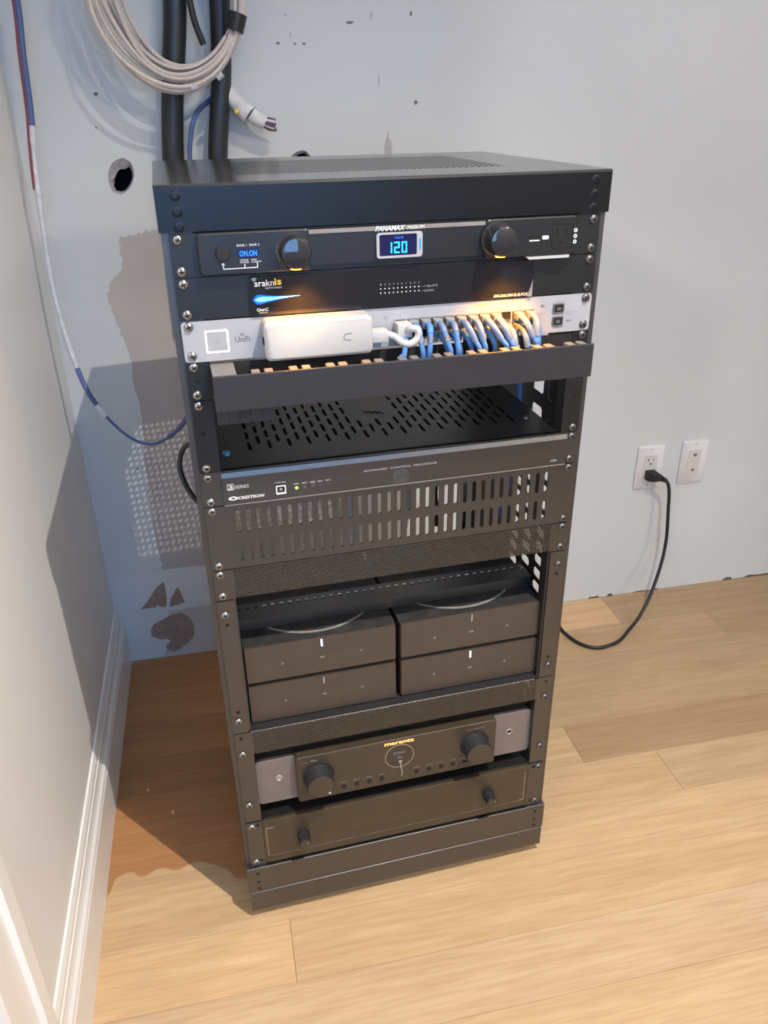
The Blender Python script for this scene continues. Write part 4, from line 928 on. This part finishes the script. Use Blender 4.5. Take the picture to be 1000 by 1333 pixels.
def build_receiver():
    D = device('stereo_receiver', 'dark slim stereo receiver with round display window and two large knobs', 'receiver', 18.93)
    MB().box(-0.215, 0.215, 0.012, 0.30, Z(18.40), Z(16.58)).build('chassis', M_DUST, D)
    for a, b in ((-0.2180, -0.1560), (0.1500, 0.2180)):
        MB().prism(rrect(a, b, Z(18.46), Z(16.55), 0.007, 5), 0.0070, 0.0125, bev=0.0006).build('side_wing', M_WING, D)
    for x in (-0.17, 0.17):
        for y in (0.06, 0.25): MB().lathe([(0.018, 0), (0.020, 0.012), (0.019, 0.0235)], (x, y, Z(18.93)), (0, 0, 1), 16).build('foot', M_DARK, D, smooth=True)
    yf = -0.0080
    MB().prism(rrect(-0.1595, 0.1525, Z(18.36), Z(16.40), 0.004, 4), yf, 0.0070, bev=0.001).build('front_panel', M_RCV, D)
    MB().box(-0.155, 0.149, 0.0072, 0.012, Z(18.3), Z(16.5)).build('panel_spacer', M_DARK, D)
    for x in (-0.1278, 0.1175):
        k = MB(); zc = Z(17.31); k.lathe([(0.0222, 0), (0.0218, 0.001), (0.0212, 0.002), (0.0208, 0.0225), (0.0203, 0.0238), (0.0192, 0.0242), (0, 0.0242)], (x, yf, zc), seg=40); kn = k.build('rotary_knob', M_DARK, D, smooth=True); MB().lathe([(0.0194, 0), (0.0190, 0.0005), (0, 0.0005)], (x, yf-0.0240, zc), seg=36).build('knob_cap', M_RCV, kn)
        MB().lathe([(0.0240, 0), (0.0240, 0.0004), (0, 0.0004)], (x, yf+0.0001, zc), seg=36).build('knob_seat', M_DARK, kn)
        if x < 0: MB().lathe([(0.0022, 0), (0.0018, 0.0006), (0, 0.0006)], (x+0.0120, yf-0.0244, zc-0.0140), seg=12).build('knob_marker', M_SILVER, kn)
    y = yf-0.0002
    text('marantz', -0.0262, 0.0200, 16.615, 16.475, M_LOGOO, D, y, 'lettering', 0.03)
    c = (-0.0030, Z(17.16)); MB().lathe([(0.0215, 0), (0.0215, 0.0003), (0, 0.0003)], (c[0], yf, c[1]), seg=40).build('display_window', mat('display_tint', (0.036, 0.029, 0.023), 0.34, var=0.03), D)
    MB().ring(c, 0.0216, 0.0226, y-0.0004, yf+0.0002, 44).build('display_ring', M_INKY if False else mat('champagne_ring', (0.40, 0.33, 0.24), 0.35, 0.4), D)
    text('ZONE2', -0.0130, 0.0060, 17.06, 16.96, M_GLYPH, D, yf-0.0006); text('On', -0.0075, 0.0010, 17.27, 17.15, M_GLYPH, D, yf-0.0006)
    g = MB(); g.box(-0.0045, 0.0010, yf-.0007, yf-.0003, Z(17.47), Z(17.38)); g.build('display_symbol', M_GLYPH, D)
    MB().tube([(-0.0020, yf-0.0004, c[1]-0.0085), (-0.0012, yf-0.0016, c[1]-0.022), (0.0004, yf-0.001, c[1]-0.031), (0.0002, yf-0.0004, c[1]-0.041)], 0.0011, 6, 4).build('hanging_tag_string', mat('tag_string', (0.33, 0.28, 0.23), 0.6), D)
    for x, s in ((-0.0901, 'SELECT'), (-0.0706, 'PRESET'), (-0.0509, 'SPEAKERS'), (-0.0314, 'DIMMER'), (0.0245, 'ZONE2'), (0.0439, 'SOURCE'), (0.0637, 'INFO'), (0.0831, 'BACK')):
        MB().lathe([(0.0038, 0), (0.0038, 0.0006), (0.0030, 0.0006), (0.0030, 0.0016), (0, 0.0018)], (x, yf, Z(18.045)), seg=16).build('push_button', M_DARK, D, smooth=True)
        text(s, x-0.0050, x+0.0050, 17.865, 17.815, M_GLYPH, D, y)
    MB().prism(rrect(0.0985, 0.1115, Z(18.09), Z(17.99), 0.001, 2), yf-.0003, yf+.0003).build('usb_port', M_HOLE, D)
    text('POWER', -0.1520, -0.1420, 16.665, 16.625, M_GLYPH, D, y); text('70s', -0.1395, -0.1285, 16.665, 16.575, M_GLYPH, D, y, shear=0.3); text('INPUT SELECTOR', 0.1035, 0.1330, 16.645, 16.60, M_GLYPH, D, y); text('USB', 0.094, 0.102, 17.90, 17.86, M_GLYPH, D, y)
    for x, m1 in ((-0.1848, M_SILV2), (0.1818, M_IVORY)):
        j = MB(); j.lathe([(0.0058, 0), (0.0054, 0.0012), (0.0036, 0.0014), (0.0030, 0.0004), (0, 0.0004)], (x, 0.0070, Z(17.40)), seg=18); jo = j.build('headphone_socket', M_SILV2, D, smooth=True)
        MB().lathe([(0.0030, 0), (0.0030, 0.0003), (0, 0.0003)], (x, 0.0067, Z(17.40)), seg=12).build('socket_hole', M_HOLE if x > 0 else M_SILV2, jo)
build_receiver()

# -------- stereo amplifier (units 19-21)
def build_amplifier():
    D = device('power_amplifier', 'scuffed brown-black amplifier with two small knobs at the bottom of the rack', 'amplifier', 21)
    MB().box(-0.2172, 0.2172, -0.0060, 0.0, Z(20.97), Z(18.965), bev=0.0006).build('front_panel', M_AMPL, D)
    for s in (-1, 1):
        a, b = sorted((s*0.2176, s*0.2413)); MB().prism(rrect(a, b, Z(21.05), Z(18.96), 0.0015, 3), -0.0040, 0).build('mounting_ear', M_SATIN, D)
        for u in (19.143, 20.857):
            screw(D, s*HX, u, -0.004); inst(D, BOLTHOLE, 'bolt_hole', s*(HX-0.0085*(1 if s > 0 else 1)), -0.0042, Z(u-0.03))
    MB().box(-0.214, 0.214, 0.001, 0.32, Z(20.95), Z(18.98)).build('chassis', M_DUST, D)
    yl = -0.0062
    # worn bright outline of the inset panel
    wear = mat('worn_edge', (0.40, 0.36, 0.31), 0.5, 0.3, var=0.3, nscale=200)
    w = MB(); w.box(-0.2130, -0.2122, yl, yl+.0004, Z(20.62), Z(19.30)); w.box(-0.2130, -0.2020, yl, yl+.0004, Z(19.32), Z(19.29)); w.box(0.2095, 0.2103, yl, yl+.0004, Z(20.60), Z(19.26)); w.box(0.2040, 0.2103, yl, yl+.0004, Z(20.62), Z(20.60)); w.build('worn_outline', wear, D)
    MB().box(-0.2120, 0.2095, yl, yl+.0004, Z(20.655), Z(20.635)).build('lower_groove', mat('groove_edge', (0.16, 0.14, 0.12), 0.4, 0.3, var=0.4, nscale=60), D)
    MB().box(-0.2130, 0.2100, yl+.0001, yl+.0004, Z(19.27), Z(19.255)).build('upper_groove', M_SATIN, D)
    for x in (-0.1575, 0.1450):
        k = MB(); zc = Z(19.86); k.lathe([(0.0085, 0), (0.0085, 0.003), (0.0098, 0.0035), (0.0098, 0.010), (0.0092, 0.0105), (0.0092, 0.022), (0.0086, 0.0226), (0, 0.0226)], (x, -0.006, zc), seg=28); kn = k.build('rotary_knob', M_DARK, D, smooth=True)
        MB().lathe([(0.0082, 0), (0.0082, 0.0004), (0, 0.0004)], (x, -0.0285, zc), seg=24).build('knob_cap', M_AMPL, kn)
        MB().lathe([(0.0010, 0), (0.0010, 0.0004), (0, 0.0004)], (x+0.0042, -0.0288, zc+0.0015), seg=8).build('knob_marker', M_SILVER, kn)
    for x, u in ((-0.0720, 20.10), (0.0672, 20.09), (0.1045, 20.12)):
        r = MB(); r.ring((x, Z(u)), 0.0034, 0.0042, yl, -0.0055, 20); r.build('button_ring', mat('ring_edge', (0.10, 0.088, 0.076), 0.4, 0.3), D)
    for k in range(8):
        MB().lathe([(0.0009, 0), (0.0009, 0.0004), (0, 0.0004)], (-0.0274+k*0.0072, -0.0059, Z(20.09)), seg=8).build('indicator_dot', mat('dot', (0.13, 0.10, 0.08), 0.5), D)
build_amplifier()

# -------- cables inside the rack seen through slots
def build_inner_cables():
    def inner(label, path, r, m, name='cable'):
        o = MB().tube([r2w(*p) for p in path], r, 8, 6).build(name, m, smooth=True); tag(o, label, 'cable'); return o
    inner('white cable bundle inside the rack behind the middle of the slotted panel', [(0.02, 0.20, Z(7.2)), (0.0, 0.22, Z(7.8)), (0.03, 0.24, Z(8.6)), (-0.01, 0.26, Z(9.8)), (0.0, 0.27, Z(11.8))], 0.010, M_TAPE)
    inner('brown twisted cable inside the rack behind the slotted panel', [(0.05, 0.22, Z(7.1)), (-0.05, 0.21, Z(7.5)), (-0.02, 0.23, Z(8.2)), (0.05, 0.22, Z(8.6)), (0.09, 0.25, Z(9.5)), (0.08, 0.26, Z(11.8))], 0.006, M_PINK)
    inner('black cable inside the rack behind the right of the slotted panel', [(0.14, 0.20, Z(7.1)), (0.12, 0.21, Z(7.9)), (0.15, 0.22, Z(8.6)), (0.13, 0.25, Z(10)), (0.14, 0.26, Z(11.8))], 0.007, M_CABLEK)
    inner('grey cable inside the rack behind the right end of the slotted panel', [(0.19, 0.22, Z(7.1)), (0.18, 0.20, Z(8.0)), (0.19, 0.21, Z(9.0)), (0.18, 0.25, Z(10.5)), (0.18, 0.26, Z(11.8))], 0.006, M_FINGER)
    inner('blue cable inside the rack by the right side panel', [(0.225, 0.15, Z(3.2)), (0.226, 0.155, Z(4.5)), (0.224, 0.15, Z(5.5)), (0.226, 0.15, Z(7)), (0.225, 0.16, Z(9)), (0.225, 0.2, Z(11))], 0.0045, M_CABLEB)
    inner('black cable loop bulging out of the rack left side', [(-0.236, 0.10, Z(6.0)), (-0.256, 0.12, Z(6.3)), (-0.2655, 0.12, Z(6.9)), (-0.258, 0.11, Z(7.6)), (-0.240, 0.10, Z(8.2))], 0.0035, M_CABLEK)
build_inner_cables()

# ------------------------------------------------------------------ things on and in front of the back wall
def at_wall(name, label, cat, a, h, group=None):
    o = empty(name, Matrix.Translation((a, 0, h)), label, cat, group); return o
def build_outlets():
    for k, (a, h) in enumerate(((1.2915, 0.3668), (1.4085, 0.3690))):
        D = at_wall('wall_outlet' if k == 0 else 'jack_plate', 'white duplex power outlet on the back wall with black plug in it' if k == 0 else 'white wall plate with two small jacks right of the power outlet', 'outlet' if k == 0 else 'wall plate', a, h)
        MB().prism(rrect(-0.035, 0.035, -0.057, 0.057, 0.003, 3), -0.0062, -0.0003, bev=0.0025).build('cover_plate', M_IVORY, D, smooth=True)
        ins = MB().prism(rrect(-0.0166, 0.0166, -0.0333, 0.0333, 0.0015, 2), -0.0074, -0.0050, bev=0.0006).build('insert', mat('insert_plastic', (0.63, 0.60, 0.54), 0.4, var=0.01), D)
        for z in (-0.048, 0.048): MB().lathe([(0.0028, 0), (0.0024, 0.0006), (0, 0.0008)], (0, -0.0062, z), seg=12).build('plate_screw', mat('plate_screw', (0.5, 0.49, 0.47), 0.4), D)
        if k == 0:
            for zz in (0.0165, -0.0165):
                s = MB(); s.box(-0.0072, -0.0056, -0.0078, -0.0070, zz+0.001, zz+0.009); s.box(-0.0100, -0.0072, -0.0078, -0.0070, zz+0.0045, zz+0.0060); s.box(0.0058, 0.0070, -0.0078, -0.0070, zz+0.001, zz+0.008); s.lathe([(0.0024, 0), (0.0024, 0.0005), (0, 0.0005)], (0, -0.0073, zz-0.006), seg=10); s.build('receptacle_slots', M_HOLE, ins)
        else:
            for zz, q in ((0.0195, 1.0), (-0.0205, 0.8)):
                s = MB(); s.prism([(-0.0055*q, zz+.003), (-0.0055*q, zz), (-0.002*q, zz-.003), (0.001, zz-.0045), (0.004*q, zz-.002), (0.0055*q, zz), (0.0055*q, zz+.003), (0.002, zz+.004)][::-1], -0.0079, -0.0070); s.build('jack_opening', M_SCUFF, ins)
build_outlets()
def build_power_cord():
    D = at_wall('power_cable', 'black power cord plugged into the wall outlet and curving over the floor', 'power cord', 1.2915, 0.3500)
    b = MB(); a0 = D.location
    pts = [(-0.0120, -0.0105), (0.0125, -0.0105), (0.0140, 0.0), (0.0110, 0.0115), (-0.0110, 0.0115)]
    # moulded plug, turned sideways
    rings = []
    for (d, sx, ox) in ((-0.0076, 1.0, 0), (-0.026, 1.0, 0.001), (-0.036, 0.75, 0.009), (-0.041, 0.5, 0.016)):
        rings.append([b.bm.verts.new((ox+p[0]*sx, d, p[1]*sx*1.0-(0.001 if d < -.03 else 0))) for p in pts])
    for p, q in zip(rings, rings[1:]):
        for i in range(len(pts)): b.face([p[i], p[(i+1) % 5], q[(i+1) % 5], q[i]])
    b.face(rings[0]); b.face(rings[-1][::-1])
    for k in range(3): b.lathe([(0.0062-k*.0006, 0), (0.0062-k*.0006, 0.003)], (0.0175+k*.0035, -0.042, -0.001-k*0.0012), (1, -0.15, -0.4), 12)
    b.build('plug', M_CABLEK, D, smooth=True)
    fl = lambda x, y: r2w(x, y, -1.048+0.0046)
    P = [Vector((1.2915+0.020, -0.042, 0.349)), Vector((1.322, -0.046, 0.338)), Vector((1.3295, -0.046, 0.312)), Vector((1.3335, -0.047, 0.272)), Vector((1.3365, -0.056, 0.192)), Vector((1.3205, -0.076, 0.128)), Vector((1.2850, -0.106, 0.061)), Vector((1.2500, -0.130, 0.022)), Vector((1.205, -0.160, 0.0050))]
    P += [fl(0.690, 0.494), fl(0.655, 0.482), fl(0.618, 0.482), fl(0.588, 0.510), fl(0.5735, 0.560), fl(0.574, 0.595), fl(0.560, 0.600), fl(0.520, 0.57), fl(0.42, 0.50)]
    loc = Vector((1.2915, 0, 0.35))
    MB().tube([p-loc for p in P], 0.0042, 9, 6).build('cord', M_CABLEK, D, smooth=True)
    o = MB().tube([r2w(0.52, 0.62, -1.040), r2w(0.575, 0.625, -1.040), r2w(0.590, 0.632, -1.0415), r2w(0.592, 0.64, -1.043)], 0.0050, 9, 5).build('cable_end', M_CABLEK, smooth=True); tag(o, 'short black cable end lying on the floor behind the rack', 'cable')
build_power_cord()

def build_wall_cables():
    o = MB().tube([(.305, -.032, 1.75), (.298, -.031, 1.50), (.288, -.030, 1.317), (.268, -.030, 1.19), (.255, -.030, 1.084), (.248, -.030, .95), (.245, -.03, .80)], 0.0190, 20, 8).build('conduit', M_COND, smooth=True)
    tag(o, 'thick black flexible conduit hanging down the wall, left of two', 'conduit', 'black conduits behind the rack')
    o = MB().tube([(.385, -.032, 1.75), (.368, -.031, 1.45), (.360, -.030, 1.317), (.351, -.030, 1.207), (.332, -.030, 1.082), (.325, -.030, .95), (.32, -.03, .80)], 0.0172, 20, 8).build('conduit', M_COND, smooth=True)
    tag(o, 'thick black flexible conduit hanging down the wall, right of two, slightly thinner', 'conduit', 'black conduits behind the rack')
    o = MB().tube([(.306, -.060, 1.50), (.309, -.060, 1.36), (.3117, -.060, 1.3141), (.3163, -.060, 1.2826), (.3263, -.060, 1.2525)], 0.0052, 10, 6).build('cable', M_CABLEK, smooth=True)
    tag(o, 'thin black cable end hanging between the two conduits', 'cable')
    o = MB().tube([(.348, -.008, 1.178), (.3360, -.010, 1.1765), (.3220, -.020, 1.168), (.3060, -.042, 1.1555), (.295, -.060, 1.1375), (.2883, -.060, 1.1142), (.2834, -.060, 1.0843), (.28, -.06, 1.03), (.278, -.055, .95)], 0.0042, 10, 6).build('cable', M_BLUEC, smooth=True)
    tag(o, 'slate blue cable arching down between the conduits behind the rack', 'cable')
    # coil of beige cable: one long cable in many turns, bound by a strap
    C = empty('cable_coil', Matrix.Translation(r2w(-0.188, 0.640, 0.280)), 'coil of beige cable bound with a black strap hanging over the conduits', 'cable coil')
    rnd = random.Random(11); turns = 11; strap = math.radians(-22); R0 = Matrix.Rotation(RZ, 3, 'Z')
    per = 26; path = []
    par = [(rnd.uniform(-1, 1), rnd.uniform(-1, 1), rnd.uniform(-1, 1), i/(turns-1)) for i in range(turns)]
    for t in range(turns):
        a, b, c, f = par[t]; a2, b2, c2, f2 = par[(t+1) % turns]
        for k in range(per):
            th = strap + 2*PI*k/per; w = ((1-math.cos(2*PI*k/per))/2)**0.6     # 0 at the strap, 1 opposite
            g = k/per; mix = lambda p, q: p*(1-g)+q*g
            r = 0.106 + (mix(f, f2)-0.5)*(0.014+0.046*w) + 0.004*w*math.sin(3*th+mix(a, a2)*3)
            dx, dz = 0.006*w*mix(a, a2), 0.016*w*mix(b, b2)
            yy = -0.006 + 0.011*mix(c, c2)*(0.5+w) + 0.010*math.sin(2*PI*(t*0.37))
            path.append(R0 @ Vector((r*math.cos(th)*0.97+dx, yy, r*1.16*math.sin(th)+dz)))
    MB().tube(path, 0.0034, 7, 2).build('coiled_cable', M_CABLEW, C, smooth=True)
    s = MB(); cc = Vector((0.106*math.cos(strap)*0.97, 0, 0.106*1.16*math.sin(strap)))
    tdir = Vector((-math.sin(strap)*.97, 0, 1.16*math.cos(strap))).normalized(); rad = Vector((tdir.z, 0, -tdir.x))
    pts = [(0.0150*math.cos(q), 0.0200*math.sin(q)) for q in [2*PI*k/20 for k in range(20)]]
    for e in (0, 1): pass
    ra = [s.bm.verts.new(R0 @ (cc + rad*p[0] + Vector((0, -0.006+p[1], 0)) - tdir*0.0125)) for p in pts]; rb = [s.bm.verts.new(R0 @ (cc + rad*p[0]*1.02 + Vector((0, -0.006+p[1], 0)) + tdir*0.0125)) for p in pts]
    for i in range(20): s.face([ra[i], ra[(i+1) % 20], rb[(i+1) % 20], rb[i]])
    s.face(ra[::-1]); s.face(rb)
    s.build('strap', M_CABLEK, C, smooth=True)
    for th_, rr in ((math.radians(-62), 0.123), (math.radians(-84), 0.121)):
        p = R0 @ Vector((rr*math.cos(th_)*.97, -0.026, rr*1.16*math.sin(th_))); q = R0 @ Vector((rr*math.cos(th_+.09)*.97, -0.026, rr*1.16*math.sin(th_+.09)))
        MB().tube([p, q], 0.0042, 8, 1).build('cable_tag', M_WHITE, C)
    # taped bundle with cut wire ends
    B = empty('cable_bundle', Matrix.Translation((.3592, -.040, 1.1777)), 'white taped cable bundle with cut purple wire ends poking from behind the conduit', 'cable bundle')
    L = Vector((.3592, -.040, 1.1777)); q = lambda a, h, y=-.040: Vector((a, y, h))-L
    MB().tube([q(.352, 1.186, -.020), q(.364, 1.1755, -.026), q(.379, 1.1610, -.034), q(.394, 1.1480)], lambda t: 0.0150+0.0020*math.sin(t*9), 14, 5).build('tape_wrap', M_TAPE, B, smooth=True)
    MB().tube([q(.3950, 1.1500), q(.4050, 1.1420), q(.4180, 1.1350)], lambda t: 0.0132-0.002*t, 14, 5).build('tape_wrap', M_TAPE, B, smooth=True)
    MB().tube([q(.3925, 1.1495), q(.3958, 1.1470)], 0.0100, 12, 1).build('gap_band', M_DARK, B)
    rnd = random.Random(2)
    for k in range(11):
        a = 2*PI*k/10; r = 0.0065 if k < 10 else 0; d = Vector((0.0, math.cos(a)*r, math.sin(a)*r)); e = q(.4330+rnd.uniform(-.003, .006), 1.1310+rnd.uniform(-.002, .002))
        m = (M_PURP, M_PINK, M_BROWN, M_PURP, M_TAPE)[k % 5]
        MB().tube([q(.4150, 1.1365)+d*0.8, q(.4250, 1.1335)+d*1.35, e+d*1.2], 0.0024, 7, 3).build('cut_wire', m, B, smooth=True)
    MB().lathe([(0.004, 0), (0.003, 0.006), (0, 0.007)], q(.3700, 1.1560, -.050), (0.3, -0.6, -1), 8).build('yellow_wire_nut', M_INKY, B)
    # hanging cable by the corner, partly plastered over
    H = empty('hanging_cable', Matrix.Translation(r2w(-0.44, 0.62, 0.0)), 'slack thin cable drooping from the corner into the rack left side, partly coated white', 'cable')
    HL = r2w(-0.44, 0.62, 0.0)
    pts = [(-.418, .66, .42), (-.420, .66, .263), (-.425, .65, .191), (-.429, .64, .111), (-.437, .62, .016), (-.443, .60, -.164), (-.423, .57, -.305), (-.392, .53, -.363), (-.351, .50, -.403), (-.313, .47, -.407), (-.277, .44, -.381), (-.251, .42, -.349), (-.236, .40, -.32)]
    W3 = [r2w(*p)-HL for p in pts]; SP = smooth_path(W3, 8)
    MB().tube(SP, 0.0026, 8, 1).build('inner_cable', M_BLUEC, H, smooth=True)
    MB().tube(SP[:27], 0.0052, 9, 1).build('blue_jacket', M_BLUEC, H, smooth=True)
    MB().tube([v+Vector((-0.0050, -.002, 0)) for v in SP[:34]], 0.0026, 7, 1).build('red_wire', M_RED, H, smooth=True)
    MB().tube(SP[26:48], lambda t: 0.0044+0.0008*math.sin(t*23), 9, 1).build('white_coating', M_WRAP, H, smooth=True)
    MB().tube(SP[47:55], 0.0044, 9, 1).build('blue_sleeve', M_BLUEC, H, smooth=True); MB().tube(SP[54:58], 0.0046, 9, 1).build('clear_sleeve', M_WRAP, H, smooth=True)
    MB().tube(SP[78:], 0.0042, 9, 1).build('blue_sleeve', M_BLUEC, H, smooth=True)
build_wall_cables()
bpy.context.view_layer.update()
